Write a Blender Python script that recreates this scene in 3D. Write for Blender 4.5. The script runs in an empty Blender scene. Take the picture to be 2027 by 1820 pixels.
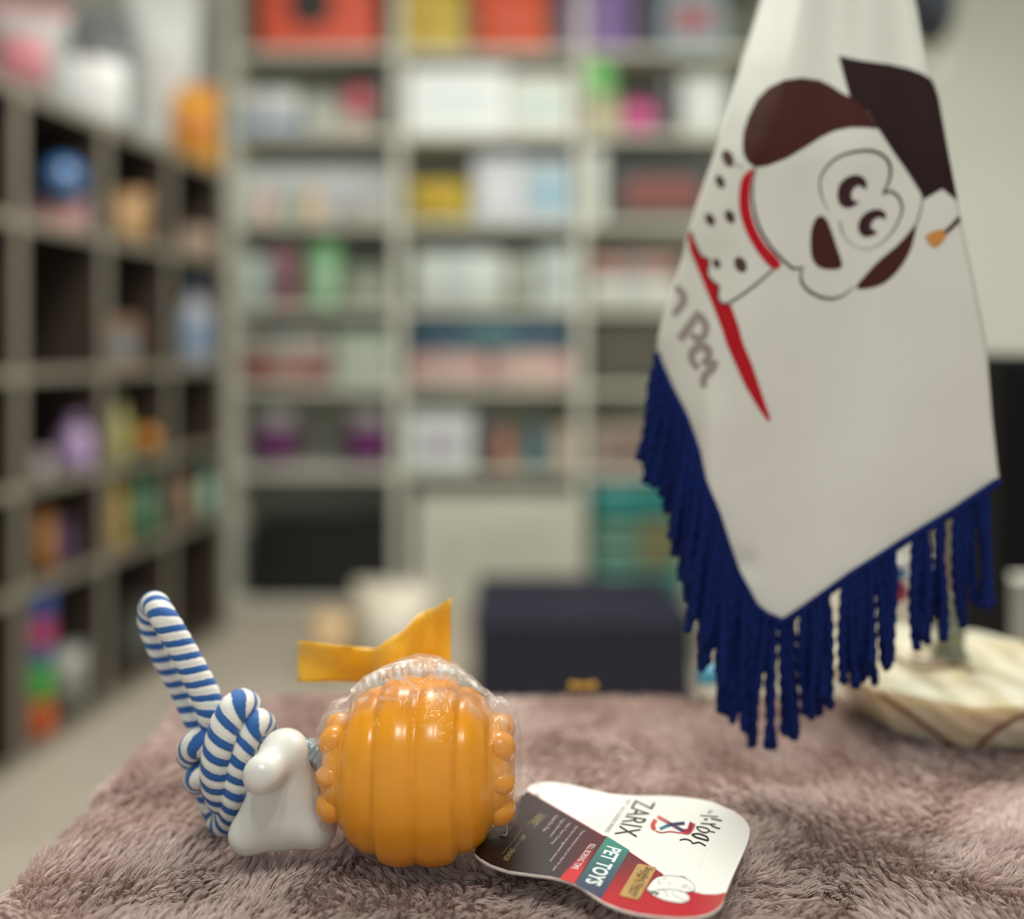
import bpy, bmesh, math, random
import numpy as np
from mathutils import Vector, Matrix, noise as mnoise

random.seed(7)
RNG = np.random.default_rng(7)
SC = bpy.context.scene
COL = SC.collection

# ------------------------------------------------------------------ camera
F, CX, HY, H = 1900.0, 1013.5, 690.0, 0.215      # focal length in pixels, centre column, horizon row, eye height over the table
FLOOR = -0.75
cam_d = bpy.data.cameras.new('camera')
cam = bpy.data.objects.new('camera', cam_d)
COL.objects.link(cam)
cam.location = (0, 0, H)
cam.rotation_euler = (math.pi / 2, 0, 0)
cam_d.sensor_fit = 'HORIZONTAL'
cam_d.sensor_width = 36.0
cam_d.lens = F / 2027.0 * 36.0
cam_d.shift_y = (HY - 910.0) / 2027.0
cam_d.clip_start = 0.01
cam_d.dof.use_dof = True
cam_d.dof.focus_distance = 0.393
cam_d.dof.aperture_fstop = 2.1
SC.camera = cam

# ------------------------------------------------------------------ world, lights, exposure
world = bpy.data.worlds.new('shop_ambience')
SC.world = world
world.use_nodes = True
world.node_tree.nodes['Background'].inputs[0].default_value = (0.93, 0.98, 1.0, 1)
world.node_tree.nodes['Background'].inputs[1].default_value = 0.50
def area(name, loc, sx, sy, power, color=(1.0, 0.985, 0.92)):
    d = bpy.data.lights.new(name, 'AREA')
    d.shape = 'RECTANGLE'; d.size = sx; d.size_y = sy; d.energy = power; d.color = color
    o = bpy.data.objects.new(name, d); COL.objects.link(o); o.location = loc
    return o
area('ceiling_panel_lamp', (-0.22, -0.50, 2.08), 0.12, 0.36, 10)
area('ceiling_panel_lamp', (0.30, -0.50, 2.08), 0.12, 0.36, 10)
area('ceiling_panel_lamp', (-0.2, 1.7, 2.08), 0.60, 0.60, 46)
area('ceiling_panel_lamp', (1.4, 1.7, 2.08), 0.60, 0.60, 44)
SC.view_settings.view_transform = 'Standard'
SC.view_settings.look = 'None'
SC.view_settings.gamma = 1.0
SC.view_settings.use_curve_mapping = False
SC.view_settings.exposure = 0.25

# ------------------------------------------------------------------ helpers
def P(px, py, Y):
    return Vector(((px - CX) / F * Y, Y, H - (py - HY) / F * Y))
def lin(c):
    out = []
    for v in c[:3]:
        v = v / 255.0
        out.append(v / 12.92 if v <= 0.04045 else ((v + 0.055) / 1.055) ** 2.4)
    return (out[0], out[1], out[2], 1.0)

MATS = {}
def mat(name, rgb, rough=0.6, noise=0.0, nscale=40.0, bump=0.0, bscale=200.0, coat=0.0, spec=0.5, metal=0.0, sss=0.0, sheen=0.0):
    if name in MATS: return MATS[name]
    m = bpy.data.materials.new(name); m.use_nodes = True
    nt = m.node_tree; b = nt.nodes['Principled BSDF']
    b.inputs['Base Color'].default_value = lin(rgb)
    b.inputs['Roughness'].default_value = rough
    b.inputs['Coat Weight'].default_value = coat
    b.inputs['Coat Roughness'].default_value = 0.12
    b.inputs['Specular IOR Level'].default_value = spec
    b.inputs['Metallic'].default_value = metal
    b.inputs['Sheen Weight'].default_value = sheen
    if sss:
        b.inputs['Subsurface Weight'].default_value = sss
        b.inputs['Subsurface Radius'].default_value = (0.006, 0.003, 0.001)
        b.inputs['Subsurface Scale'].default_value = 1.0
    tc = nt.nodes.new('ShaderNodeTexCoord')
    if noise:
        n = nt.nodes.new('ShaderNodeTexNoise'); n.inputs['Scale'].default_value = nscale; n.inputs['Detail'].default_value = 4
        nt.links.new(tc.outputs['Object'], n.inputs['Vector'])
        r = nt.nodes.new('ShaderNodeMapRange'); r.inputs['From Min'].default_value = 0.3; r.inputs['From Max'].default_value = 0.7
        r.inputs['To Min'].default_value = 1 - noise; r.inputs['To Max'].default_value = 1 + noise * 0.4
        nt.links.new(n.outputs['Fac'], r.inputs['Value'])
        mx = nt.nodes.new('ShaderNodeVectorMath'); mx.operation = 'SCALE'
        mx.inputs[0].default_value = lin(rgb)[:3]
        nt.links.new(r.outputs['Result'], mx.inputs['Scale'])
        nt.links.new(mx.outputs['Vector'], b.inputs['Base Color'])
    if bump:
        n2 = nt.nodes.new('ShaderNodeTexNoise'); n2.inputs['Scale'].default_value = bscale; n2.inputs['Detail'].default_value = 3
        nt.links.new(tc.outputs['Object'], n2.inputs['Vector'])
        bp = nt.nodes.new('ShaderNodeBump'); bp.inputs['Strength'].default_value = bump; bp.inputs['Distance'].default_value = 0.001
        nt.links.new(n2.outputs['Fac'], bp.inputs['Height']); nt.links.new(bp.outputs['Normal'], b.inputs['Normal'])
    MATS[name] = m
    return m
def cm(rgb, rough=0.5, coat=0.0):                   # plain product colour
    return mat('product_%d_%d_%d' % rgb[:3], rgb, rough, noise=0.10, nscale=14, coat=coat)
def attr_mat(name, rough=0.4, coat=0.0):
    if name in MATS: return MATS[name]
    m = bpy.data.materials.new(name); m.use_nodes = True
    nt = m.node_tree; b = nt.nodes['Principled BSDF']
    a = nt.nodes.new('ShaderNodeAttribute'); a.attribute_name = 'ink'
    nt.links.new(a.outputs['Color'], b.inputs['Base Color'])
    b.inputs['Roughness'].default_value = rough; b.inputs['Coat Weight'].default_value = coat
    MATS[name] = m
    return m

def root(name, loc, label, cat, group=None, rz=0.0):
    o = bpy.data.objects.new(name, None); COL.objects.link(o)
    o.location = loc; o.rotation_euler = (0, 0, rz); o.empty_display_size = 0.02
    tag(o, label, cat, group)
    return o
def tag(o, label, cat=None, group=None, kind=None):
    if label: o['label'] = label
    if cat: o['category'] = cat
    if group: o['group'] = group
    if kind: o['kind'] = kind
    return o
def root_of(o):
    while o.parent is not None: o = o.parent
    return o
def mesh(name, verts, faces, m, parent=None, smooth=True, world=True, uv=None, ink=None, label=None):
    """one mesh object; world=True: verts are world coordinates and are moved into the root's frame"""
    v = np.asarray(verts, dtype=float).reshape(-1, 3)
    if parent is not None and world:
        r = root_of(parent)
        mi = (Matrix.Translation(r.location) @ r.rotation_euler.to_matrix().to_4x4()).inverted()
        mi = np.array(mi)
        v = v @ mi[:3, :3].T + mi[:3, 3]
    me = bpy.data.meshes.new(name)
    me.from_pydata(v.tolist(), [], [tuple(f) for f in faces])
    if smooth: me.polygons.foreach_set('use_smooth', [True] * len(me.polygons))
    if uv is not None:
        l = me.uv_layers.new(name='UVMap')
        k = 0
        for f in uv:
            for c in f:
                l.data[k].uv = c; k += 1
    if ink is not None:
        a = me.color_attributes.new('ink', 'FLOAT_COLOR', 'POINT')
        a.data.foreach_set('color', np.asarray(ink, dtype=np.float32).ravel())
    me.update()
    if m is not None: me.materials.append(m)
    o = bpy.data.objects.new(name, me); COL.objects.link(o)
    if parent is not None: o.parent = parent
    if label: o['label'] = label
    return o

def box_vf(x0, x1, y0, y1, z0, z1, bev=0.0):
    bm = bmesh.new()
    bmesh.ops.create_cube(bm, size=1.0)
    for v in bm.verts:
        v.co = Vector((x0 + (v.co.x + .5) * (x1 - x0), y0 + (v.co.y + .5) * (y1 - y0), z0 + (v.co.z + .5) * (z1 - z0)))
    if bev > 0:
        b = min(bev, 0.45 * min(abs(x1 - x0), abs(y1 - y0), abs(z1 - z0)))
        bmesh.ops.bevel(bm, geom=bm.edges[:], offset=b, segments=2, affect='EDGES', profile=0.5)
    bm.verts.index_update()
    vs = [tuple(v.co) for v in bm.verts]; fs = [[v.index for v in f.verts] for f in bm.faces]
    bm.free()
    return vs, fs
def join_vf(*parts):
    V, Fc = [], []
    for v, f in parts:
        k = len(V); V += [tuple(p) for p in v]; Fc += [[i + k for i in q] for q in f]
    return V, Fc
def lathe_vf(profile, n=32, axis='z', center=(0, 0, 0), caps=True):
    V, Fc = [], []
    m = len(profile)
    for (r, a) in profile:
        for k in range(n):
            t = 2 * math.pi * k / n
            c, s = r * math.cos(t), r * math.sin(t)
            p = (c, s, a) if axis == 'z' else (a, c, s)
            V.append((p[0] + center[0], p[1] + center[1], p[2] + center[2]))
    for i in range(m - 1):
        for k in range(n):
            q = [i * n + k, i * n + (k + 1) % n, (i + 1) * n + (k + 1) % n, (i + 1) * n + k]
            Fc.append(q if axis == 'z' else q)
    if caps:
        Fc.append(list(range(n))[::-1]); Fc.append([(m - 1) * n + k for k in range(n)])
    return V, Fc
def sphere_vf(c, r, nu=20, nv=12, sc=(1, 1, 1)):
    V, Fc = [], []
    for j in range(1, nv):
        ph = math.pi * j / nv
        for i in range(nu):
            th = 2 * math.pi * i / nu
            V.append((c[0] + r * sc[0] * math.sin(ph) * math.cos(th), c[1] + r * sc[1] * math.sin(ph) * math.sin(th), c[2] + r * sc[2] * math.cos(ph)))
    for j in range(nv - 2):
        for i in range(nu):
            Fc.append([j * nu + i, (j + 1) * nu + i, (j + 1) * nu + (i + 1) % nu, j * nu + (i + 1) % nu])
    k = len(V); V.append((c[0], c[1], c[2] + r * sc[2])); V.append((c[0], c[1], c[2] - r * sc[2]))
    for i in range(nu):
        Fc.append([k, i, (i + 1) % nu]); Fc.append([k + 1, (nv - 2) * nu + (i + 1) % nu, (nv - 2) * nu + i])
    return V, Fc
def catmull(pts, per=8):
    pts = [np.asarray(p, float) for p in pts]
    out = []
    n = len(pts)
    for i in range(n - 1):
        p0 = pts[i - 1] if i > 0 else 2 * pts[0] - pts[1]
        p1, p2 = pts[i], pts[i + 1]
        p3 = pts[i + 2] if i + 2 < n else 2 * pts[-1] - pts[-2]
        for k in range(per):
            t = k / per
            out.append(0.5 * ((2 * p1) + (-p0 + p2) * t + (2 * p0 - 5 * p1 + 4 * p2 - p3) * t * t + (-p0 + 3 * p1 - 3 * p2 + p3) * t ** 3))
    out.append(pts[-1])
    return np.array(out)
def resample(path, step):
    d = np.linalg.norm(np.diff(path, axis=0), axis=1); s = np.concatenate([[0], np.cumsum(d)])
    n = max(3, int(s[-1] / step) + 1); t = np.linspace(0, s[-1], n)
    return np.stack([np.interp(t, s, path[:, i]) for i in range(path.shape[1])], 1), t
def tube_vf(path, rad, n=12, mod=None, caps=True):
    """sweep; path (m,3); rad scalar or (m,); mod(s, theta) -> radius factor"""
    path = np.asarray(path, float); m = len(path)
    d = np.linalg.norm(np.diff(path, axis=0), axis=1); s = np.concatenate([[0], np.cumsum(d)])
    tan = np.gradient(path, axis=0); tan /= np.linalg.norm(tan, axis=1)[:, None] + 1e-12
    up = np.array([0, 0, 1.0]) if abs(tan[0][2]) < .9 else np.array([0, 1.0, 0])
    nrm = np.cross(tan[0], up); nrm /= np.linalg.norm(nrm)
    rad = np.full(m, rad) if np.isscalar(rad) else np.asarray(rad)
    V = []
    for i in range(m):
        nrm = nrm - tan[i] * np.dot(nrm, tan[i]); nrm /= np.linalg.norm(nrm) + 1e-12
        bi = np.cross(tan[i], nrm)
        for k in range(n):
            t = 2 * math.pi * k / n
            r = rad[i] * (mod(s[i], t) if mod else 1.0)
            V.append(path[i] + r * (math.cos(t) * nrm + math.sin(t) * bi))
    Fc = [[i * n + k, i * n + (k + 1) % n, (i + 1) * n + (k + 1) % n, (i + 1) * n + k] for i in range(m - 1) for k in range(n)]
    if caps:
        Fc.append(list(range(n))[::-1]); Fc.append([(m - 1) * n + k for k in range(n)])
    return V, Fc, s
def stroke2d(pts, w, per=6, closed=False):
    """ribbon along a polyline in picture-plane units; w scalar or one width per control point"""
    pts = [tuple(p) for p in pts]
    ws = [w] * len(pts) if np.isscalar(w) else list(w)
    if closed: pts = pts + [pts[0]]; ws = ws + [ws[0]]
    arr = catmull([(p[0], p[1], q) for p, q in zip(pts, ws)], per) if per > 1 else np.array([(p[0], p[1], q) for p, q in zip(pts, ws)], float)
    t = np.gradient(arr[:, :2], axis=0); t /= np.linalg.norm(t, axis=1)[:, None] + 1e-9
    nr = np.stack([-t[:, 1], t[:, 0]], 1)
    hw = np.maximum(arr[:, 2:3], 0.05) / 2
    a, b = arr[:, :2] + nr * hw, arr[:, :2] - nr * hw
    V = []
    for i in range(len(arr)): V += [tuple(a[i]), tuple(b[i])]
    Fc = [[2 * i, 2 * i + 1, 2 * i + 3, 2 * i + 2] for i in range(len(arr) - 1)]
    return V, Fc
def poly2d(pts, maxlen=1e9, smooth=0):
    """filled polygon in picture-plane units, split until no edge is longer than maxlen"""
    if smooth:
        q = list(pts) + [pts[0]]
        pts = [tuple(p) for p in catmull([(p[0], p[1], 0) for p in q], smooth)[:-1, :2]]
    bm = bmesh.new()
    vs = [bm.verts.new((p[0], p[1], 0)) for p in pts]
    es = [bm.edges.new((vs[i], vs[(i + 1) % len(vs)])) for i in range(len(vs))]
    bmesh.ops.triangle_fill(bm, edges=es, use_beauty=True, use_dissolve=False)
    for _ in range(7):
        long = [e for e in bm.edges if e.calc_length() > maxlen]
        if not long: break
        bmesh.ops.subdivide_edges(bm, edges=long, cuts=1, use_grid_fill=False)
        bmesh.ops.triangulate(bm, faces=[f for f in bm.faces if len(f.verts) > 3])
    bm.verts.index_update()
    V = [(v.co.x, v.co.y) for v in bm.verts]; Fc = [[v.index for v in f.verts] for f in bm.faces]
    bm.free()
    return V, Fc
def fix_up(V, Fc, toward):
    """turn faces so their normals point along 'toward'"""
    V = np.asarray(V); out = []
    for f in Fc:
        n = np.cross(V[f[1]] - V[f[0]], V[f[2]] - V[f[0]])
        out.append(list(f) if np.dot(n, toward) >= 0 else list(f)[::-1])
    return out
def text2d(s, bold=0.0):
    """text outline as triangles, normalised to the unit square (x along the line, y up)"""
    cu = bpy.data.curves.new('t', 'FONT'); cu.body = s; cu.resolution_u = 3; cu.offset = bold
    o = bpy.data.objects.new('t', cu); COL.objects.link(o)
    bpy.context.view_layer.update()
    me = bpy.data.meshes.new_from_object(o)
    V = np.array([v.co[:2] for v in me.vertices]); Fc = [list(p.vertices) for p in me.polygons]
    bpy.data.objects.remove(o); bpy.data.curves.remove(cu); bpy.data.meshes.remove(me)
    lo, hi = V.min(0), V.max(0)
    return (V - lo) / (hi - lo), Fc

def smooth01(t):
    t = np.clip(t, 0, 1); return t * t * (3 - 2 * t)

# ------------------------------------------------------------------ room shell
M_wall = mat('painted_wall', (204, 205, 196), 0.9, noise=0.05, nscale=3)
M_floor = mat('beige_floor_tile', (174, 165, 150), 0.45, noise=0.08, nscale=6)
M_ceil = mat('ceiling_white', (215, 215, 208), 0.9)
def structure(name, vf, m, label):
    o = mesh(name, vf[0], vf[1], m, None, smooth=False)
    o['kind'] = 'structure'; o['label'] = label
    return o
structure('floor', box_vf(-2.4, 2.6, -1.6, 4.1, FLOOR - .08, FLOOR), M_floor, 'beige shop floor beyond the table')
structure('wall_back', box_vf(-2.4, 2.6, 3.98, 4.1, FLOOR, 2.15), M_wall, 'pale wall behind the product shelves')
structure('wall_left', box_vf(-2.5, -2.38, -1.6, 4.1, FLOOR, 2.15), M_wall, 'side wall behind the cubby shelf')
structure('wall_right', box_vf(2.58, 2.7, -1.6, 4.1, FLOOR, 2.15), M_wall, 'plain pale side wall of the shop')
structure('ceiling', box_vf(-2.4, 2.6, -1.6, 4.1, 2.15, 2.25), M_ceil, 'white shop ceiling')

# ------------------------------------------------------------------ table under the blanket
M_wood = mat('table_wood', (120, 95, 70), 0.5, noise=0.15, nscale=10)
tab = root('table', (0.15, 0.40, FLOOR), 'wooden table covered by the mauve furry blanket', 'table')
mesh('tabletop', *box_vf(-0.195, 0.62, -0.1, 0.60, -0.035, -0.0085, .003), M_wood, tab, smooth=False)
for lx in (-0.17, 0.58):
    for ly in (-0.06, 0.56):
        mesh('leg', *box_vf(lx - .02, lx + .02, ly - .02, ly + .02, FLOOR, -0.036, .003), M_wood, tab, smooth=False)

# ------------------------------------------------------------------ furry blanket
def vnoise(x, y, seed=0):
    """smooth value noise on arrays"""
    xi = np.floor(x).astype(int); yi = np.floor(y).astype(int); fx = x - xi; fy = y - yi
    def hsh(a, b):
        n = (a * 374761393 + b * 668265263 + seed * 1442695041) & 0x7fffffff
        n = ((n ^ (n >> 13)) * 1274126177) & 0x7fffffff
        return ((n ^ (n >> 16)) & 0xffff) / 65535.0
    fx = fx * fx * (3 - 2 * fx); fy = fy * fy * (3 - 2 * fy)
    return (hsh(xi, yi) * (1 - fx) + hsh(xi + 1, yi) * fx) * (1 - fy) + (hsh(xi, yi + 1) * (1 - fx) + hsh(xi + 1, yi + 1) * fx) * fy
BX0, BX1, BY0, BY1 = -0.205, 0.63, -0.11, 0.606
def blanket_z(x, y):
    x = np.asarray(x, float); y = np.asarray(y, float)
    z = -0.0072 + 0.0030 * (vnoise(x * 16 + 3, y * 26 + 9, 1) - .5) + 0.0032 * (vnoise(x * 34, y * 60, 2) - .5)
    return z
def blanket_xyz(u, v):
    """u,v over the unfolded cloth: the outer 5 cm roll over the table edge and hang"""
    hang = 0.05
    x = BX0 + u; y = BY0 + v
    def roll(t, lo, hi):
        dz = np.zeros_like(t); tt = t.copy()
        r = 0.008
        for sgn, edge in ((-1, lo), (1, hi)):
            over = np.maximum(sgn * (t - (edge - sgn * r)), 0)
            ang = np.clip(over / r, 0, math.pi / 2)
            pos = (edge - sgn * r) + sgn * r * np.sin(ang)
            down = r * (1 - np.cos(ang)) + np.maximum(over - r * math.pi / 2, 0)
            tt = np.where(over > 0, pos, tt); dz = dz - np.where(over > 0, down, 0)
        return tt, dz
    # rounded back corner: cloth edge follows a softened rectangle
    xx, dzx = roll(x, BX0, BX1)
    yy, dzy = roll(y, BY0, BY1)
    return np.stack([xx, yy, blanket_z(xx, yy) + np.minimum(dzx, dzy)], -1)
bl = root('furry_blanket', (0.15, 0.30, -0.008), 'mauve long-pile furry blanket spread over the table', 'blanket')
us = np.concatenate([np.linspace(-0.06, 0.02, 24), np.linspace(0.03, 0.80, 120), np.linspace(0.81, 0.89, 20)])
vs_ = np.concatenate([np.linspace(-0.06, 0.02, 16), np.linspace(0.03, 0.68, 110), np.linspace(0.69, 0.776, 24)])
UU, VV = np.meshgrid(us, vs_, indexing='ij')
XYZ = blanket_xyz(UU, VV)
nu_, nv_ = len(us), len(vs_)
fc = [[i * nv_ + j, (i + 1) * nv_ + j, (i + 1) * nv_ + j + 1, i * nv_ + j + 1] for i in range(nu_ - 1) for j in range(nv_ - 1)]
M_backing = mat('blanket_backing', (168, 142, 136), 0.95, noise=0.15, nscale=300)
mesh('backing', XYZ.reshape(-1, 3), fc, M_backing, bl)

def fur_material():
    m = bpy.data.materials.new('mauve_fur'); m.use_nodes = True
    nt = m.node_tree; b = nt.nodes['Principled BSDF']
    hi = nt.nodes.new('ShaderNodeHairInfo')
    r = nt.nodes.new('ShaderNodeValToRGB')
    r.color_ramp.elements[0].color = lin((202, 179, 172)); r.color_ramp.elements[1].color = lin((236, 218, 211))
    nt.links.new(hi.outputs['Random'], r.inputs['Fac'])
    nt.links.new(r.outputs['Color'], b.inputs['Base Color'])
    b.inputs['Roughness'].default_value = 0.85; b.inputs['Specular IOR Level'].default_value = 0.15
    b.inputs['Sheen Weight'].default_value = 0.0
    return m
def build_fur():
    # roots over the part of the cloth near the picture, plus the rolled far and side edges
    N = 330000
    u = RNG.uniform(-0.022, 0.62, N); v = RNG.uniform(0.40, 0.745, N)
    x0 = BX0 + u; y0 = BY0 + v
    keep = np.abs(x0) < 0.075 + 0.62 * y0               # the view wedge plus a wide margin to both sides
    u, v = u[keep], v[keep]; n = len(u)
    base = blanket_xyz(u, v)
    # tufts
    sp = 0.0036
    gu = np.round(u / sp); gv = np.round(v / sp)
    def h2(a, b, s):
        q = (a.astype(np.int64) * 73856093) ^ (b.astype(np.int64) * 19349663) ^ (s * 83492791)
        q = (q ^ (q >> 13)) * 1274126177 & 0x7fffffff
        return ((q ^ (q >> 15)) & 0xffff) / 65535.0
    ju = (h2(gu, gv, 1) - .5) * sp * .9; jv = (h2(gu, gv, 2) - .5) * sp * .9
    cu, cv = gu * sp + ju, gv * sp + jv
    cen = blanket_xyz(cu, cv)
    # lie of the pile: a slow swirling field, a jitter per tuft
    ang = -1.2 + 5.0 * (vnoise(cu * 11 + 5, cv * 15 + 2, 5) - .5) + 2.6 * (vnoise(cu * 40, cv * 40, 6) - .5) + 1.1 * (h2(gu, gv, 3) - .5)
    lean = 0.80 + 0.45 * (vnoise(cu * 30 + 7, cv * 36, 8) - .5) + 0.5 * (h2(gu, gv, 4) - .5)
    L = (0.0078 + 0.0022 * (h2(gu, gv, 7) - .5)) * RNG.uniform(.72, 1.06, n)
    # up direction: the cloth's normal (turns outward on the rolled edges)
    e = 0.002
    tu = blanket_xyz(u + e, v) - base; tv = blanket_xyz(u, v + e) - base
    nrm = np.cross(tu, tv); nrm /= np.linalg.norm(nrm, axis=1)[:, None] + 1e-12
    nrm = np.where(nrm[:, 2:3] < -0.2, -nrm, nrm)
    tu /= np.linalg.norm(tu, axis=1)[:, None] + 1e-12; tv /= np.linalg.norm(tv, axis=1)[:, None] + 1e-12
    dirv = np.cos(ang)[:, None] * tu + np.sin(ang)[:, None] * tv
    K = 5
    pos = np.zeros((n, K, 3))
    dirr = RNG.normal(0, .16, (n, 3))
    tipc = cen + nrm * (0.0056 * np.cos(lean * .8))[:, None] + dirv * (0.0056 * np.sin(lean))[:, None]
    for k in range(K):
        t = k / (K - 1)
        a = lean * t ** 0.8
        free = base + (L * t)[:, None] * (nrm * np.cos(a * .95)[:, None] + dirv * np.sin(a)[:, None] + dirr * t)
        g = 0.74 * t ** 1.2
        target = base + (cen - base) * t + (tipc - cen) * t * (L / 0.0070)[:, None]
        pos[:, k] = free * (1 - g) + target * g
    hc = bpy.data.hair_curves.new('pile')
    hc.add_curves([K] * n)
    org = np.array(bl.location)
    hc.attributes['position'].data.foreach_set('vector', (pos - org).astype(np.float32).ravel())
    rad = np.tile(np.array([0.00016, 0.00017, 0.00015, 0.00011, 0.00004], np.float32), n)
    ra = hc.attributes.get('radius') or hc.attributes.new('radius', 'FLOAT', 'POINT')
    ra.data.foreach_set('value', rad)
    hc.materials.append(fur_material())
    o = bpy.data.objects.new('pile', hc); COL.objects.link(o); o.parent = bl
    o['kind'] = 'stuff'; o['label'] = 'soft mauve tufted pile'
build_fur()

# ------------------------------------------------------------------ dog toy: striped rope, white bone, ribbed orange ball in film
toy = root('dog_toy', (-0.05, 0.412, 0.0), 'rope dog toy with white bone and ribbed orange ball in clear wrap', 'dog toy')
def rope_material():
    m = bpy.data.materials.new('striped_rope'); m.use_nodes = True
    nt = m.node_tree; b = nt.nodes['Principled BSDF']
    uv = nt.nodes.new('ShaderNodeUVMap'); uv.uv_map = 'UVMap'
    sx = nt.nodes.new('ShaderNodeSeparateXYZ'); nt.links.new(uv.outputs['UV'], sx.inputs[0])
    nz = nt.nodes.new('ShaderNodeTexNoise'); nz.inputs['Scale'].default_value = 700; nz.inputs['Detail'].default_value = 2
    tc = nt.nodes.new('ShaderNodeTexCoord'); nt.links.new(tc.outputs['Object'], nz.inputs['Vector'])
    ad = nt.nodes.new('ShaderNodeMath'); ad.operation = 'MULTIPLY_ADD'; ad.inputs[1].default_value = 0.10
    nt.links.new(nz.outputs['Fac'], ad.inputs[0]); nt.links.new(sx.outputs['X'], ad.inputs[2])
    fr = nt.nodes.new('ShaderNodeMath'); fr.operation = 'FRACT'; nt.links.new(ad.outputs[0], fr.inputs[0])
    rp = nt.nodes.new('ShaderNodeValToRGB'); e = rp.color_ramp.elements
    e[0].position = 0.0; e[0].color = lin((226, 226, 218))
    e[1].position = 0.50; e[1].color = lin((226, 226, 218))
    for p, c in ((0.53, (28, 88, 158)), (0.96, (34, 92, 160))):
        q = e.new(p); q.color = lin(c)
    q = e.new(0.995); q.color = lin((226, 226, 218))
    nt.links.new(fr.outputs[0], rp.inputs['Fac']); nt.links.new(rp.outputs['Color'], b.inputs['Base Color'])
    b.inputs['Roughness'].default_value = 0.7; b.inputs['Sheen Weight'].default_value = 0.15
    wv = nt.nodes.new('ShaderNodeTexNoise'); wv.inputs['Scale'].default_value = 1400; nt.links.new(tc.outputs['Object'], wv.inputs['Vector'])
    bp = nt.nodes.new('ShaderNodeBump'); bp.inputs['Strength'].default_value = 0.25; bp.inputs['Distance'].default_value = 0.0006
    nt.links.new(wv.outputs['Fac'], bp.inputs['Height']); nt.links.new(bp.outputs['Normal'], b.inputs['Normal'])
    return m
M_rope = rope_material()
def rz(zx, zy, dY, Y=0.424):
    return np.array(P(240 + zx / 3.193, 1150 + zy / 3.193, Y + dY))
def rope_strand(ctrl, rad, period=0.0067, k=2, n=28):
    path = catmull(ctrl, 10); path, _ = resample(path, 0.00065)
    R = np.interp(np.linspace(0, 1, len(path)), np.linspace(0, 1, len(rad)), rad) if not np.isscalar(rad) else np.full(len(path), rad)
    def mod(s, t):
        ph = s / period + k * t / (2 * math.pi)
        return 0.955 + 0.075 * abs(math.sin(2 * math.pi * ph)) ** 0.7
    V, Fc, s = tube_vf(path, R, n, mod)
    uv = []
    for f in Fc:
        if len(f) == 4:
            i, kk = f[0] // n, f[0] % n
            q = []
            for (ii, k2) in ((i, kk), (i, kk + 1), (i + 1, kk + 1), (i + 1, kk)):
                q.append((s[ii] / period + k * k2 / n, 0.0))
            uv.append(q)
        else:
            uv.append([(0.2, 0)] * len(f))
    return V, Fc, uv
def join_uv(*ps):
    V, Fc, U = [], [], []
    for v, f, u in ps:
        o = len(V); V += [tuple(p) for p in v]; Fc += [[i + o for i in q] for q in f]; U += u
    return V, Fc, U
RR = 0.0061
loop = rope_strand([rz(600, 980, .004), rz(572, 860, 0), rz(530, 720, 0), rz(465, 590, 0), rz(392, 450, 0), rz(318, 315, 0), rz(262, 222, .001),
                    rz(218, 150, .007), rz(188, 158, .014), rz(180, 260, .0175), rz(232, 410, .018), rz(312, 560, .018), rz(388, 700, .017), rz(458, 850, .014), rz(540, 1000, .012)],
                   [RR * .95, RR, RR, RR, RR * .97, RR * .93, RR * .9, RR * .88, RR * .86, RR * .84, RR * .84, RR * .84, RR * .84, RR * .86, RR * .88], k=2)
V, Fc, U = loop
mesh('rope_loop', V, Fc, M_rope, toy, uv=U, label='straight doubled loop of blue and white rope')
knot = [
    rope_strand([rz(800, 880, .012), rz(790, 800, .004), rz(735, 790, -.005), rz(672, 880, -.009), rz(630, 1000, -.011), rz(602, 1130, -.011), rz(600, 1250, -.009), rz(630, 1370, -.004), rz(680, 1440, .006)], [RR * .9] + [RR * 1.08] * 6 + [RR, RR * .9], k=2),
    rope_strand([rz(905, 1000, .013), rz(892, 920, .005), rz(845, 905, -.003), rz(790, 1000, -.006), rz(745, 1110, -.008), rz(718, 1230, -.008), rz(705, 1350, -.007), rz(690, 1460, -.003), rz(640, 1530, .003), rz(605, 1470, .009), rz(610, 1400, .012)], [RR * .9] + [RR * .98] * 7 + [RR * .92, RR * .9, RR * .9], k=2),
    rope_strand([rz(620, 1010, .004), rz(540, 1020, -.003), rz(470, 1035, -.003), rz(438, 1085, .003), rz(470, 1130, .009), rz(560, 1140, .012)], RR * .98, k=2),
    rope_strand([rz(600, 1180, .002), rz(540, 1220, -.002), rz(486, 1235, -.001), rz(480, 1270, .006), rz(560, 1300, .010)], RR * .88, k=2),
    rope_strand([rz(650, 1080, .012), rz(720, 1180, .016), rz(760, 1330, .018), rz(700, 1450, .016), rz(610, 1430, .013), rz(560, 1300, .014), rz(580, 1150, .016)], RR * 1.1, k=2),
    rope_strand([rz(760, 1250, .004), rz(860, 1200, .006), rz(1000, 1130, .006), rz(1160, 1110, .004), rz(1290, 1130, .002)], RR * .9, k=2),
]
V, Fc, U = join_uv(*knot)
mesh('knot', V, Fc, M_rope, toy, uv=U, label='round knot of blue and white rope')

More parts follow.
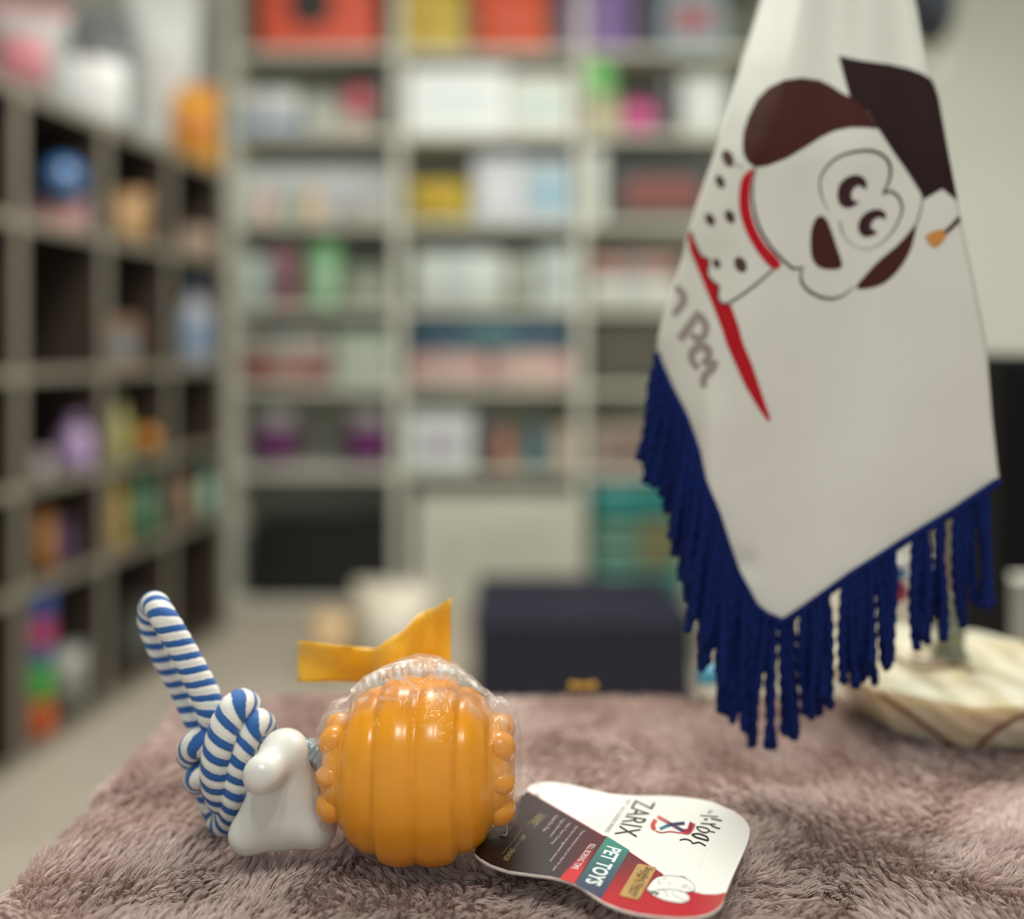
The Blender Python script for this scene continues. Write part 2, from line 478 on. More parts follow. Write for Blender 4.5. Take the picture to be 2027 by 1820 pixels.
# white plastic bone: a smooth union of balls and capsules, read off radially from its middle
def star_surface(center, sdf, nu=96, nv=64, rmax=0.06):
    th = np.linspace(0, 2 * np.pi, nu, endpoint=False); ph = np.linspace(0, np.pi, nv + 2)[1:-1]
    T, Ph = np.meshgrid(th, ph)
    D = np.stack([np.sin(Ph) * np.cos(T), np.cos(Ph), np.sin(Ph) * np.sin(T)], -1).reshape(-1, 3)
    D = np.vstack([D, [[0, 1, 0], [0, -1, 0]]])
    lo = np.zeros(len(D)); hi = np.full(len(D), rmax)
    for _ in range(28):
        mid = (lo + hi) / 2; s = sdf(center + D * mid[:, None])
        lo = np.where(s < 0, mid, lo); hi = np.where(s < 0, hi, mid)
    V = center + D * lo[:, None]
    Fc = []
    for j in range(nv - 1):
        for i in range(nu):
            Fc.append([j * nu + i, j * nu + (i + 1) % nu, (j + 1) * nu + (i + 1) % nu, (j + 1) * nu + i])
    a, b = nu * nv, nu * nv + 1
    for i in range(nu):
        Fc.append([a, (i + 1) % nu, i]); Fc.append([b, (nv - 1) * nu + i, (nv - 1) * nu + (i + 1) % nu])
    return V, Fc
def capsule_d(p, a, b, ra, rb):
    ab = b - a; t = np.clip(((p - a) @ ab) / (ab @ ab), 0, 1)
    return np.linalg.norm(p - a - t[:, None] * ab, axis=1) - (ra + (rb - ra) * t)
def smin(a, b, k):
    h = np.clip(.5 + .5 * (b - a) / k, 0, 1)
    return b * (1 - h) + a * h - k * h * (1 - h)
YB = 0.404; u1 = YB / F
def bz(zx, zy, dY=0.0): return np.array(P(240 + zx / 3.193, 1150 + zy / 3.193, YB + dY))
bBL, bBR, bT, bBulb = bz(806, 1600), bz(1235, 1560, .002), bz(1030, 1100, .002), bz(892, 1225, -.013)
bMid = bz(1010, 1440, 0.0)
def bone_sdf(p):
    d = capsule_d(p, bBL, bBR, 33 * u1, 34 * u1)
    d = smin(d, capsule_d(p, bBL, bT, 33 * u1, 35 * u1), .006)
    d = smin(d, capsule_d(p, bBR, bT, 34 * u1, 36 * u1), .006)
    d = smin(d, capsule_d(p, bMid + np.array([0, .004, -.002]), bT, 58 * u1, 38 * u1), .008)
    d = smin(d, capsule_d(p, bBulb, bT, 37 * u1, 35 * u1), .0035)
    d = smin(d, capsule_d(p, bT + np.array([0, .012, -.012]), bMid + np.array([0, .012, 0]), 36 * u1, 44 * u1), .006)
    return d
M_bone = mat('glossy_white_plastic', (214, 214, 207), 0.28, coat=0.4, sss=0.15)
V, Fc = star_surface(bMid * .55 + bT * .45 + np.array([0, -.001, 0]), bone_sdf)
mesh('bone', V, fix_up(V, Fc, (0, 0, 0)), M_bone, toy, label='glossy white plastic bone end')

# ball, turned about the rope's axis
BC = np.array(P(830, 1520, 0.4095)); ub = 0.4095 / F
def ball_r(x):                                        # x, r in photo pixels from the ball's middle
    env = np.interp(x, [-143, -128, -100, -76, -70, -36, 0, 39, 75, 81, 105, 130, 143], [112, 130, 147, 154, 166, 172, 172, 172, 166, 153, 146, 128, 110])
    return env
rib_edges = [-143, -73, 2, 78, 143]
prof = []
for a, b in zip(rib_edges[:-1], rib_edges[1:]):
    for t in np.linspace(0, 1, 22)[(0 if a == rib_edges[0] else 1):]:
        x = a + (b - a) * t
        dip = 7.0 * (abs(2 * t - 1) ** 5)
        prof.append((max(ball_r(x) + 2.5 - dip - 1.5 * abs(2 * t - 1) ** 2, 4) * ub, x * ub))
prof = [(60 * ub, -146 * ub), (96 * ub, -147 * ub), (116 * ub, -146 * ub)] + prof + [(116 * ub, 146 * ub), (96 * ub, 147 * ub), (60 * ub, 146 * ub)]
# round the profile a little
pa = np.array(prof)
pa[1:-1] = pa[1:-1] * .5 + (pa[:-2] + pa[2:]) * .25
M_ball = mat('orange_rubber', (240, 160, 14), 0.24, noise=0.05, nscale=120, coat=0.08, spec=.4, sss=0.25)
V, Fc = lathe_vf([tuple(p) for p in pa], 96, 'x', BC)
mesh('ball', V, Fc, M_ball, toy, label='ribbed orange rubber ball')
for sgn in (-1, 1):
    cp = [(102, 120), (102, 148), (96, 165), (82, 177), (56, 185), (24, 189), (6, 190)]
    V, Fc = lathe_vf([(r * ub, sgn * x * ub) for r, x in cp], 48, 'x', BC)
    mesh('end_cap', V, fix_up(V, Fc, (0, 0, 0)), M_ball, toy)
    for k in range(8):
        t = 2 * math.pi * (k + (.28 if sgn < 0 else .1)) / 8
        c = BC + np.array([sgn * 160 * ub, -80 * ub * math.cos(t), 80 * ub * math.sin(t)])
        V, Fc = sphere_vf(c, (23, 31)[k % 2] * ub, 20, 14, ((1.3, 1.0)[k % 2], 1, 1))
        mesh('nub', V, Fc, M_ball, toy)

# clear film round the ball: loose above, tight at the sides
def film_material(name, milky):
    m = bpy.data.materials.new(name); m.use_nodes = True
    nt = m.node_tree; nt.nodes.clear()
    out = nt.nodes.new('ShaderNodeOutputMaterial')
    tr = nt.nodes.new('ShaderNodeBsdfTransparent'); tr.inputs[0].default_value = (.97, .97, .97, 1)
    gl = nt.nodes.new('ShaderNodeBsdfGlossy'); gl.inputs['Roughness'].default_value = 0.16
    df = nt.nodes.new('ShaderNodeBsdfDiffuse'); df.inputs[0].default_value = lin((235, 228, 220))
    fr = nt.nodes.new('ShaderNodeMath'); fr.operation = 'POWER'; fr.inputs[1].default_value = 3.0
    lw = nt.nodes.new('ShaderNodeLayerWeight'); nt.links.new(lw.outputs['Facing'], fr.inputs[0])
    tc = nt.nodes.new('ShaderNodeTexCoord')
    n = nt.nodes.new('ShaderNodeTexNoise'); n.inputs['Scale'].default_value = 90; n.inputs['Detail'].default_value = 5; n.inputs['Distortion'].default_value = 1.5
    nt.links.new(tc.outputs['Object'], n.inputs['Vector'])
    r = nt.nodes.new('ShaderNodeMapRange'); r.inputs['From Min'].default_value = .48; r.inputs['From Max'].default_value = .72
    r.inputs['To Min'].default_value = milky * .35; r.inputs['To Max'].default_value = milky * 1.8
    nt.links.new(n.outputs['Fac'], r.inputs['Value'])
    m1 = nt.nodes.new('ShaderNodeMixShader'); m2 = nt.nodes.new('ShaderNodeMixShader')
    fac = r.outputs['Result']
    if name.startswith('clear'):
        at = nt.nodes.new('ShaderNodeAttribute'); at.attribute_name = 'ink'
        mm = nt.nodes.new('ShaderNodeMath'); mm.operation = 'MULTIPLY'
        nt.links.new(at.outputs['Fac'], mm.inputs[0]); nt.links.new(fac, mm.inputs[1]); fac = mm.outputs[0]
    nt.links.new(fac, m1.inputs[0]); nt.links.new(tr.outputs[0], m1.inputs[1]); nt.links.new(df.outputs[0], m1.inputs[2])
    ml = nt.nodes.new('ShaderNodeMath'); ml.operation = 'MULTIPLY_ADD'; ml.inputs[1].default_value = .22; ml.inputs[2].default_value = .022; nt.links.new(fr.outputs[0], ml.inputs[0]); nt.links.new(ml.outputs[0], m2.inputs[0]); nt.links.new(m1.outputs[0], m2.inputs[1]); nt.links.new(gl.outputs[0], m2.inputs[2])
    bp = nt.nodes.new('ShaderNodeBump'); bp.inputs['Strength'].default_value = .5; bp.inputs['Distance'].default_value = .001
    n2 = nt.nodes.new('ShaderNodeTexNoise'); n2.inputs['Scale'].default_value = 220; n2.inputs['Distortion'].default_value = 2
    nt.links.new(tc.outputs['Object'], n2.inputs['Vector']); nt.links.new(n2.outputs['Fac'], bp.inputs['Height'])
    nt.links.new(bp.outputs['Normal'], gl.inputs['Normal'])
    nt.links.new(m2.outputs[0], out.inputs['Surface'])
    return m
M_film = film_material('clear_shrink_film', 0.38)
M_film2 = film_material('bunched_film', 0.80)
nx, na = 70, 120
V = []; HZ = []
for i in range(nx):
    xx = -200 + 404 * i / (nx - 1)
    e0 = np.interp(xx, [-200, -194, -180, -160, -143, -120, -73, 0, 78, 120, 143, 160, 180, 194, 204], [40, 90, 112, 120, 124, 142, 169, 176, 169, 142, 124, 121, 113, 92, 40])
    for k in range(na):
        t = 2 * math.pi * k / na
        upf = max(math.sin(t), 0)
        puff = 34 * upf ** 5 * math.exp(-((xx - 5) / 95.0) ** 2) + 10 * upf ** 2
        px_, py_, pz_ = xx * .03, math.cos(t) * 3, math.sin(t) * 3
        wr = mnoise.noise((px_ * 2.1, py_ * 1.3, pz_ * 1.3)) * 3.2 + mnoise.noise((px_ * 5, py_ * 3, pz_ * 3 + 9)) * 1.6
        wr *= .35 + .9 * upf + .8 * (abs(xx) > 130)
        wr = wr if upf > .15 or abs(xx) > 140 else 0.0
        r = max(e0 + puff + wr, ball_r(np.clip(xx, -143, 143)) + 3.6 if abs(xx) < 140 else 20)
        HZ.append(min(1.0, .02 + 1.0 * float(smooth01((upf - .80) / .14)) + .30 * float(smooth01((abs(xx) - 135) / 20.0))))
        V.append(BC + np.array([xx, -r * math.cos(t), r * math.sin(t)]) * ub)
V = np.array(V)
Fc = [[i * na + k, i * na + (k + 1) % na, (i + 1) * na + (k + 1) % na, (i + 1) * na + k] for i in range(nx - 1) for k in range(na)]
Fc = [f[::-1] for f in Fc]
mesh('plastic_wrap', V, Fc, M_film, toy, ink=[(h, h, h, 1) for h in HZ], label='clear crinkled shrink wrap')
# gathered seam of the film on top of the ball, a wrinkled fan of folds
V, Fc = [], []
ncol, nrow = 84, 7
for j in range(ncol):
    px = 694 + (964 - 694) * j / (ncol - 1)
    yb = np.interp(px, [690, 740, 790, 830, 880, 925, 964], [1378, 1356, 1346, 1342, 1347, 1358, 1378])
    yt = np.interp(px, [690, 720, 760, 795, 815, 840, 868, 890, 925, 964], [1368, 1340, 1319, 1308, 1305, 1309, 1304, 1313, 1336, 1368])
    Y0 = .4035 - .010 * math.exp(-((px - 830) / 80.0) ** 2)
    for q in range(nrow):
        b = q / (nrow - 1)
        w = (.0006 + .0012 * b) * math.sin(px * .16 + 2.2 * math.sin(px * .031)) + .0007 * math.sin(px * .43 + b * 3)
        V.append(np.array(P(px, yb + (yt - yb) * math.sin(b * math.pi / 2), Y0 + .012 * b * b + w)))
for j in range(ncol - 1):
    for q in range(nrow - 1):
        Fc.append([j * nrow + q, (j + 1) * nrow + q, (j + 1) * nrow + q + 1, j * nrow + q + 1])
mesh('wrap_gather', V, Fc, M_film2, toy, label='milky bunched top of the plastic wrap')
# twisted rope end in film between bone and ball
tw = [np.array(P(px, py, Y)) for px, py, Y in ((588, 1490, .409), (606, 1484, .409), (622, 1492, .409), (640, 1500, .409))]
V, Fc, s = tube_vf(resample(catmull(tw, 8), .0008)[0], 0.0046, 20, lambda s, t: 1 + .14 * math.sin(s * 2600 + 3 * t) + .1 * math.sin(5 * t))
mesh('wrapped_rope_end', V, Fc, mat('silvery_film_rope', (150, 165, 172), .25, noise=.3, nscale=300, coat=.4), toy)
# yellow ribbon stuck out behind the ball
RBN = [(588, 1270, 1350, .452), (594, 1268, 1351, .449), (602, 1269, 1352, .447), (630, 1273, 1351, .446), (665, 1277, 1350, .448), (705, 1281, 1352, .452), (738, 1284, 1352, .456),
       (748, 1281, 1350, .450), (762, 1271, 1348, .446), (782, 1258, 1348, .446), (800, 1247, 1348, .448), (818, 1226, 1347, .452), (834, 1213, 1346, .455), (848, 1207, 1345, .458), (862, 1203, 1344, .455), (874, 1195, 1342, .451), (886, 1189, 1338, .449), (893, 1184, 1335, .450)]
V, Fc = [], []
for side in (0, 1):
    for px, pt, pb, Y in RBN:
        for q in range(9):
            b = q / 8
            V.append(np.array(P(px, pb + (pt - pb) * b, Y + (.0005 if side else 0) + .0028 * math.sin(b * 3.0 + px * .021) + .0011 * math.sin(b * 7 + px * .09))))
nr = len(RBN)
for side in (0, 1):
    o = side * nr * 9
    for j in range(nr - 1):
        for q in range(8):
            f = [o + j * 9 + q, o + (j + 1) * 9 + q, o + (j + 1) * 9 + q + 1, o + j * 9 + q + 1]
            Fc.append(f if side == 0 else f[::-1])
o = nr * 9
for j in range(nr - 1):
    Fc.append([j * 9, o + j * 9, o + (j + 1) * 9, (j + 1) * 9]); Fc.append([j * 9 + 8, (j + 1) * 9 + 8, o + (j + 1) * 9 + 8, o + j * 9 + 8])
for q in range(8):
    Fc.append([q, q + 1, o + q + 1, o + q]); e = (nr - 1) * 9; Fc.append([e + q, o + e + q, o + e + q + 1, e + q + 1])
mesh('ribbon', V, Fc, mat('yellow_ribbon', (238, 178, 20), 0.42, noise=.06, nscale=60, bump=.3, bscale=900, sheen=.3), toy, label='folded amber yellow fabric ribbon')

# ------------------------------------------------------------------ hang tag
ZT, TA, TB = 0.0090, 0.010, -0.010
def tagmap(px, py, lift=0.0):
    dx, dz = (px - CX) / F, -(py - HY) / F
    # plane z = ZT + TA*(x-.04) + TB*(y-.40)
    t = (ZT - TA * .04 - TB * .40 - H) / (dz - TA * dx - TB)
    return np.array([t * dx, t, H + t * dz + lift])
def tz(zx, zy): return (920 + zx / 3.495, 1520 + zy / 3.495)
def tz8(zx, zy): return (1220 + zx / 6.5, 1540 + zy / 6.5)
tagr = root('hang_tag', (0.05, 0.40, 0.004), 'cardboard hang tag with white and dark red print, lying on the fur', 'hang tag')
TAGP = [tz(*p) for p in [(430, 155), (455, 128), (520, 108), (600, 103), (720, 118), (880, 155), (1030, 185), (1200, 195), (1380, 195), (1560, 210), (1700, 235), (1800, 275), (1890, 320), (1948, 375), (1970, 425), (1965, 485), (1940, 560), (1900, 650), (1850, 760), (1812, 855), (1797, 905), (1778, 952), (1738, 990), (1680, 1020), (1600, 1038), (1480, 1043), (1350, 1035), (1200, 1015), (1080, 985), (960, 935), (860, 870), (780, 815), (700, 785), (600, 760), (450, 740), (300, 718), (180, 678), (100, 632), (64, 590), (85, 540), (150, 465), (230, 370), (310, 280), (390, 195)]]
TAGS = [tuple(p) for p in catmull([(a, b, 0) for a, b in TAGP + [TAGP[0]]], 3)[:-1, :2]]
M_card = mat('white_card', (232, 232, 226), 0.42, coat=.15)
M_cardedge = mat('card_edge', (205, 190, 182), 0.8)
n = len(TAGS)
top = [tagmap(px, py) for px, py in TAGS]; bot = [tagmap(px, py, -0.0009) for px, py in TAGS]
cardo = mesh('card', top + bot, [list(range(n))[::-1], list(range(n, 2 * n))], M_card, tagr, smooth=False)
cardo.data.materials.append(M_cardedge)
bm = bmesh.new(); bm.from_mesh(cardo.data)
bm.verts.ensure_lookup_table()
for i in range(n):
    f = bm.faces.new((bm.verts[i], bm.verts[(i + 1) % n], bm.verts[n + (i + 1) % n], bm.verts[n + i])); f.material_index = 1
bmesh.ops.recalc_face_normals(bm, faces=bm.faces)
bm.to_mesh(cardo.data); bm.free()
M_ink = attr_mat('printed_ink', 0.34, 0.2)
UP = np.array([0, 0, 1.0])
def print_tag(name, vf2, color, lift, parent=None, m=None, label=None):
    """color: rgb or function(px,py)->rgb"""
    V = [tagmap(p[0], p[1], lift) for p in vf2[0]]
    ink = [lin(color(p[0], p[1])) if callable(color) else lin(color) for p in vf2[0]]
    return mesh(name, V, fix_up(V, vf2[1], UP), m or M_ink, parent or tagr, smooth=False, ink=ink, label=label)
def lerp(a, b, t):
    t = max(0.0, min(1.0, t)); return tuple(a[i] + (b[i] - a[i]) * t for i in range(3))
def inset(pts, d=1.2):
    c = np.mean(np.array(pts), 0)
    return pts
LOWER = [(1812, 865), (1797, 905), (1776, 950), (1736, 987), (1680, 1016), (1600, 1034), (1480, 1039), (1350, 1031), (1200, 1011), (1082, 981), (963, 931), (862, 866)]
dark = [tz(*p) for p in [(430, 163), (560, 238), (700, 322), (830, 402), (950, 470), (985, 478), (770, 806), (700, 781), (600, 756), (450, 736), (300, 714), (182, 674), (104, 628), (68, 590), (88, 541), (152, 466), (232, 371), (312, 281), (392, 196)]]
def dark_col(px, py):
    a = lerp((32, 16, 16), (54, 48, 50), (px - 965) / 110.0)
    return lerp(a, (96, 30, 40), (px - 1090) / 90.0 * (.5 + .5 * (py - 1600) / 120))
print_tag('dark_panel', poly2d(dark, 9), dark_col, .00012, label='dark brown printed panel')
red = [tz(*p) for p in [(1140, 583), (1250, 660), (1370, 745), (1480, 800), (1590, 862), (1650, 878), (1740, 880)] + LOWER + [(775, 806)]]
def red_col(px, py):
    return lerp(lerp((104, 44, 50), (180, 16, 34), (py - 1700) / 70.0), (176, 84, 70), (px - 1360) / 80.0)
print_tag('red_panel', poly2d(red, 9), red_col, .00010, label='red printed panel')
print_tag('teal_band', poly2d([tz(*p) for p in [(985, 478), (1140, 575), (944, 912), (862, 866), (764, 806)]], 9), lambda x, y: lerp((62, 136, 122), (58, 66, 94), (y - 1672) / 85.0), .00016, label='teal to navy printed band')
print_tag('red_strip', poly2d([tz(*p) for p in [(870, 528), (925, 540), (757, 806), (655, 770)]], 9), lambda x, y: lerp((84, 40, 46), (200, 44, 48), (y - 1675) / 50.0), .00016, label='narrow red printed strip')
print_tag('pink_line', stroke2d([tz(430, 160), tz(690, 316), tz(950, 470)], 1.8, 3), (186, 120, 122), .00018)
print_tag('pink_line', stroke2d([tz(1135, 585), tz(1250, 662), tz(1372, 742)], 1.6, 3), (190, 70, 76), .00018)
def text_on_tag(name, s, O, E, U, color, lift=.00022, bold=0.0, label=None):
    """O start of baseline, E end of baseline, U top of the first letter (zoom coordinates)"""
    V2, Fc = text2d(s, bold)
    o, e, u = tagmap(*tz(*O), lift), tagmap(*tz(*E), lift), tagmap(*tz(*U), lift)
    V = [o + (e - o) * v[0] + (u - o) * v[1] for v in V2]
    return mesh(name, V, fix_up(V, Fc, UP), M_ink, tagr, smooth=False, ink=[lin(color)] * len(V), label=label)
text_on_tag('lettering', 'PET TOYS', (985, 543), (828, 795), (1088, 572), (226, 240, 234), bold=.03, label='white words PET TOYS')
text_on_tag('lettering', 'PET ACCESSORIES', (1126, 218), (966, 445), (1152, 226), (168, 168, 168), label='grey words PET ACCESSORIES')
text_on_tag('lettering', 'KILL BORING TIME', (866, 530), (735, 703), (910, 538), (232, 204, 206), bold=.01, label='white words KILL BORING TIME')
for s, O, E, U in (('These resistance toys are ideal for pets', (812, 432), (597, 712), (836, 440)), ('that love to use aggressive chewers', (764, 404), (578, 648), (788, 412)),
                   ('Helps Teeth Cleaning', (716, 382), (590, 528), (740, 390)), ('Fights Boredom', (672, 356), (580, 480), (694, 362)), ('Great For Pets', (630, 330), (536, 440), (652, 338))):
    text_on_tag('lettering', s, O, E, U, (196, 182, 186), label=None)
for a, b in (((520, 322), (434, 396)), ((570, 328), (474, 420)), ((392, 436), (262, 600)), ((420, 470), (300, 612))):
    print_tag('gold_line', stroke2d([tz(*a), tz(*b)], .9, 1), (140, 136, 100), .0002)
text_on_tag('lettering', 'PLANNED', (510, 322), (462, 392), (548, 334), (150, 146, 108))
text_on_tag('lettering', 'LIFE', (398, 466), (378, 498), (428, 474), (150, 146, 108))
text_on_tag('lettering', 'STRONGER', (318, 560), (262, 640), (352, 572), (168, 160, 112))
text_on_tag('lettering', 'ZARIX', (1180, 226), (1035, 464), (1322, 246), (52, 54, 54), bold=-.004, label='dark grey word ZARIX')
# ribbon emblem
for pts, w, ca, cb in (
        ([(530, 505), (640, 565), (760, 635), (870, 695)], 6.4, (214, 112, 100), (60, 44, 96)),
        ([(870, 695), (935, 680), (960, 610), (975, 585)], 8.5, (186, 28, 44), (120, 18, 48)),
        ([(505, 545), (475, 600), (470, 640), (500, 670)], 8.5, (206, 100, 92), (196, 70, 70)),
        ([(560, 665), (700, 610), (880, 590)], 6.0, (64, 136, 160), (26, 30, 70)),
        ([(500, 690), (580, 712), (690, 700), (830, 716)], 2.2, (178, 40, 50), (178, 40, 50)),
        ([(830, 712), (930, 722), (985, 660), (1008, 600)], 3.6, (204, 84, 76), (196, 60, 60))):
    q = [tz8(*p) for p in pts]
    x0, x1 = q[0][0], q[-1][0]
    print_tag('emblem', stroke2d(q, w, 6), (lambda x, y, a=ca, b=cb, x0=x0, x1=x1: lerp(a, b, (x - x0) / (x1 - x0 + 1e-6))), .0002)
# handwritten price
for pts, w in (([(1080, 492), (1200, 500), (1310, 508)], 1.8), ([(1215, 530), (1290, 545), (1360, 562)], 2.6), ([(1130, 540), (1150, 541), (1175, 541)], 3.4), ([(1085, 590), (1180, 600), (1280, 604)], 2.3),
               ([(1210, 605), (1240, 630), (1290, 650), (1335, 660)], 2.8), ([(1030, 640), (1100, 640), (1190, 672), (1170, 708), (1110, 706), (1060, 676), (1030, 640)], 2.6), ([(1180, 690), (1270, 710)], 2.2),
               ([(970, 736), (1060, 728), (1160, 765), (1180, 812), (1110, 796), (1020, 770), (970, 736)], 3.2), ([(815, 808), (890, 796), (960, 820), (985, 850), (1060, 838), (1110, 860), (1150, 884)], 2.6), ([(1190, 430), (1245, 440)], 1.2), ([(1170, 450), (1215, 462)], 1.2)):
    print_tag('handwriting', stroke2d([tz8(*p) for p in pts], w, 5), (24, 24, 24), .0002)
print_tag('crease', stroke2d([tz8(1190, 915), tz8(1150, 950), tz8(1110, 1060), tz8(1060, 1175)], .9, 4), (246, 246, 242), .0002)
# gold sticker and the dog drawing
st = [tz(*p) for p in [(1195, 678), (1210, 674), (1318, 697), (1326, 708), (1208, 912), (1192, 920), (1082, 896), (1073, 884)]]
V = [tagmap(p[0], p[1], .0005) for p in st] + [tagmap(p[0], p[1], .0001) for p in st]
k = len(st)
stk = mesh('gold_sticker', V, [list(range(k))[::-1]] + [[i, (i + 1) % k, k + (i + 1) % k, k + i] for i in range(k)], mat('gold_foil', (186, 150, 92), .42, noise=.15, nscale=200, metal=.35), tagr, smooth=False, label='small gold foil sticker')
text_on_tag('lettering', 'Satisfied Nature', (1258, 692), (1150, 894), (1302, 712), (40, 30, 18), .00056, .005, label='dark words Satisfied Nature')
text_on_tag('lettering', 'Urge To Chew', (1208, 712), (1118, 872), (1244, 728), (40, 30, 18), .00056, .005, label='dark words Urge To Chew')
for pts in ([(470, 1330), (560, 1280), (760, 1275), (900, 1310), (990, 1380), (1010, 1440), (960, 1475), (860, 1480), (760, 1455), (560, 1450), (440, 1490), (390, 1450), (430, 1380)],
            [(395, 1450), (470, 1470), (600, 1448), (760, 1455), (880, 1485), (940, 1545), (930, 1590), (850, 1620), (740, 1612), (600, 1580), (470, 1520)]):
    q = [tz8(*p) for p in pts]
    print_tag('dog_drawing', poly2d(q, smooth=3), (232, 232, 228), .00022)
    print_tag('dog_outline', stroke2d(q, .9, 4, closed=True), (60, 60, 58), .00026)
for pts, w in (([(800, 1285), (860, 1275), (915, 1315)], .8), ([(550, 1310), (540, 1350), (575, 1385)], .8), ([(590, 1320), (640, 1300)], .8), ([(845, 1410), (880, 1390), (915, 1405), (880, 1430), (845, 1410)], .8), ([(940, 1410), (950, 1435), (925, 1445)], .7),
               ([(715, 1480), (740, 1520), (830, 1570), (910, 1600)], .7), ([(580, 1455), (640, 1470), (640, 1500)], .7), ([(440, 1498), (495, 1490), (545, 1500), (500, 1515)], 2.6), ([(660, 1360), (700, 1385)], .7), ([(630, 1530), (670, 1520)], .7)):
    print_tag('dog_outline', stroke2d([tz8(*p) for p in pts], w, 4), (40, 40, 40), .00028)
# plastic loop that ties the tag on
lp = [tagmap(*tz(245, 470), .0004), tagmap(*tz(285, 478), .0006), tagmap(*tz(290, 440), .002), tagmap(*tz(278, 330), .004), tagmap(*tz(275, 262), .007)]
lp += [np.array(P(1003, 1580, .432)), np.array(P(1012, 1545, .430)), np.array(P(1035, 1530, .432)), np.array(P(1060, 1548, .436)), tagmap(1066, 1568, .003), tagmap(1062, 1580, .001)]
V, Fc, s = tube_vf(resample(catmull(lp, 8), .0008)[0], .00035, 8)
mesh('plastic_loop', V, Fc, mat('clear_plastic_thread', (205, 196, 190), .2, coat=.3), tagr, label='thin clear plastic thread')

# ------------------------------------------------------------------ table flag: stand
PX0 = np.array(P(1880, 690, 0.566)); PX0[2] = 0
stand = root('flag_stand', (PX0[0], PX0[1], 0.0), 'flag stand with faceted veined onyx base and metal pole', 'flag stand')
def onyx_material():
    m = bpy.data.materials.new('onyx_stone'); m.use_nodes = True
    nt = m.node_tree; b = nt.nodes['Principled BSDF']
    tc = nt.nodes.new('ShaderNodeTexCoord')
    mp = nt.nodes.new('ShaderNodeMapping'); mp.inputs['Rotation'].default_value = (0.6, 0.9, 0.5)
    nt.links.new(tc.outputs['Object'], mp.inputs['Vector'])
    w = nt.nodes.new('ShaderNodeTexWave'); w.inputs['Scale'].default_value = 26; w.inputs['Distortion'].default_value = 5; w.inputs['Detail'].default_value = 3; w.inputs['Detail Scale'].default_value = 1.2
    nt.links.new(mp.outputs['Vector'], w.inputs['Vector'])
    n = nt.nodes.new('ShaderNodeTexNoise'); n.inputs['Scale'].default_value = 22; n.inputs['Detail'].default_value = 4
    nt.links.new(tc.outputs['Object'], n.inputs['Vector'])
    r1 = nt.nodes.new('ShaderNodeValToRGB'); e = r1.color_ramp.elements
    e[0].position = .1; e[0].color = lin((190, 184, 150)); e[1].position = .9; e[1].color = lin((230, 224, 204))
    nt.links.new(w.outputs['Fac'], r1.inputs['Fac'])
    r2 = nt.nodes.new('ShaderNodeValToRGB'); e = r2.color_ramp.elements
    e[0].position = .35; e[0].color = lin((204, 184, 146)); e[1].position = .65; e[1].color = lin((216, 220, 206))
    nt.links.new(n.outputs['Fac'], r2.inputs['Fac'])
    mx = nt.nodes.new('ShaderNodeMix'); mx.data_type = 'RGBA'; mx.inputs['Factor'].default_value = .5
    nt.links.new(r1.outputs['Color'], mx.inputs['A']); nt.links.new(r2.outputs['Color'], mx.inputs['B'])
    nt.links.new(mx.outputs['Result'], b.inputs['Base Color'])
    b.inputs['Roughness'].default_value = .18; b.inputs['Coat Weight'].default_value = .4
    b.inputs['Subsurface Weight'].default_value = .7; b.inputs['Subsurface Radius'].default_value = (.02, .017, .012); b.inputs['Subsurface Scale'].default_value = 1.0
    return m
M_onyx = onyx_material()
NB, RT, RB_, HB = 9, 0.0745, 0.0510, 0.0315
a0 = -math.pi / 2 - math.pi / NB + 0.05
ring = lambda r, z: [(PX0[0] + r * math.cos(a0 + 2 * math.pi * k / NB), PX0[1] + r * math.sin(a0 + 2 * math.pi * k / NB), z) for k in range(NB)]
V = ring(RB_, -.001) + ring(RT - .0006, HB - .0025) + ring(RT, HB - .0012) + ring(RT - .0016, HB) + ring(RT * .4, HB - .0006)
Fc = [list(range(NB))[::-1]] + [[j * NB + k, j * NB + (k + 1) % NB, (j + 1) * NB + (k + 1) % NB, (j + 1) * NB + k] for j in range(4) for k in range(NB)] + [[4 * NB + k for k in range(NB)]]
mesh('stone_base', V, Fc, M_onyx, stand, smooth=False, label='faceted pale green onyx base with tan bands')
M_vein = mat('rust_vein', (128, 52, 22), .3, noise=.3, nscale=200)
def facet_vein(k, pts, w):
    """k: facet; pts (u across facet 0..1, v height 0..1)"""
    c = np.array
    b0, b1, t0, t1 = c(V[k]), c(V[(k + 1) % NB]), c(V[NB + k]), c(V[NB + (k + 1) % NB])
    nrm = np.cross(b1 - b0, t0 - b0); nrm /= np.linalg.norm(nrm)
    def m(u, v): return (b0 * (1 - u) + b1 * u) * (1 - v) + (t0 * (1 - u) + t1 * u) * v + nrm * .00025
    S, G = stroke2d(pts, w, 6)
    W = [m(*p) for p in S]
    mesh('stone_vein', W, fix_up(W, G, nrm), M_vein, stand, smooth=False, label='rust brown vein in the stone')
facet_vein(0, [(.95, .98), (.72, .9), (.52, .7), (.36, .4), (.22, .05)], .085)
facet_vein(NB - 1, [(.08, .92), (.3, .62), (.55, .3), (.85, .03)], .08)
facet_vein(1, [(.02, .98), (.2, .97), (.5, .9), (.9, .93)], .05)
M_metal = mat('dull_brass', (150, 146, 128), .35, metal=.8, noise=.1, nscale=80)
V2, F2 = lathe_vf([(.0105, HB - .0005), (.0105, HB + .003), (.0086, HB + .005), (.0080, HB + .012), (.0088, HB + .017), (.0078, HB + .019), (.0055, HB + .021), (.005, HB + .034), (.0062, HB + .036), (.0036, HB + .040)], 24, 'z', (PX0[0], PX0[1], 0))
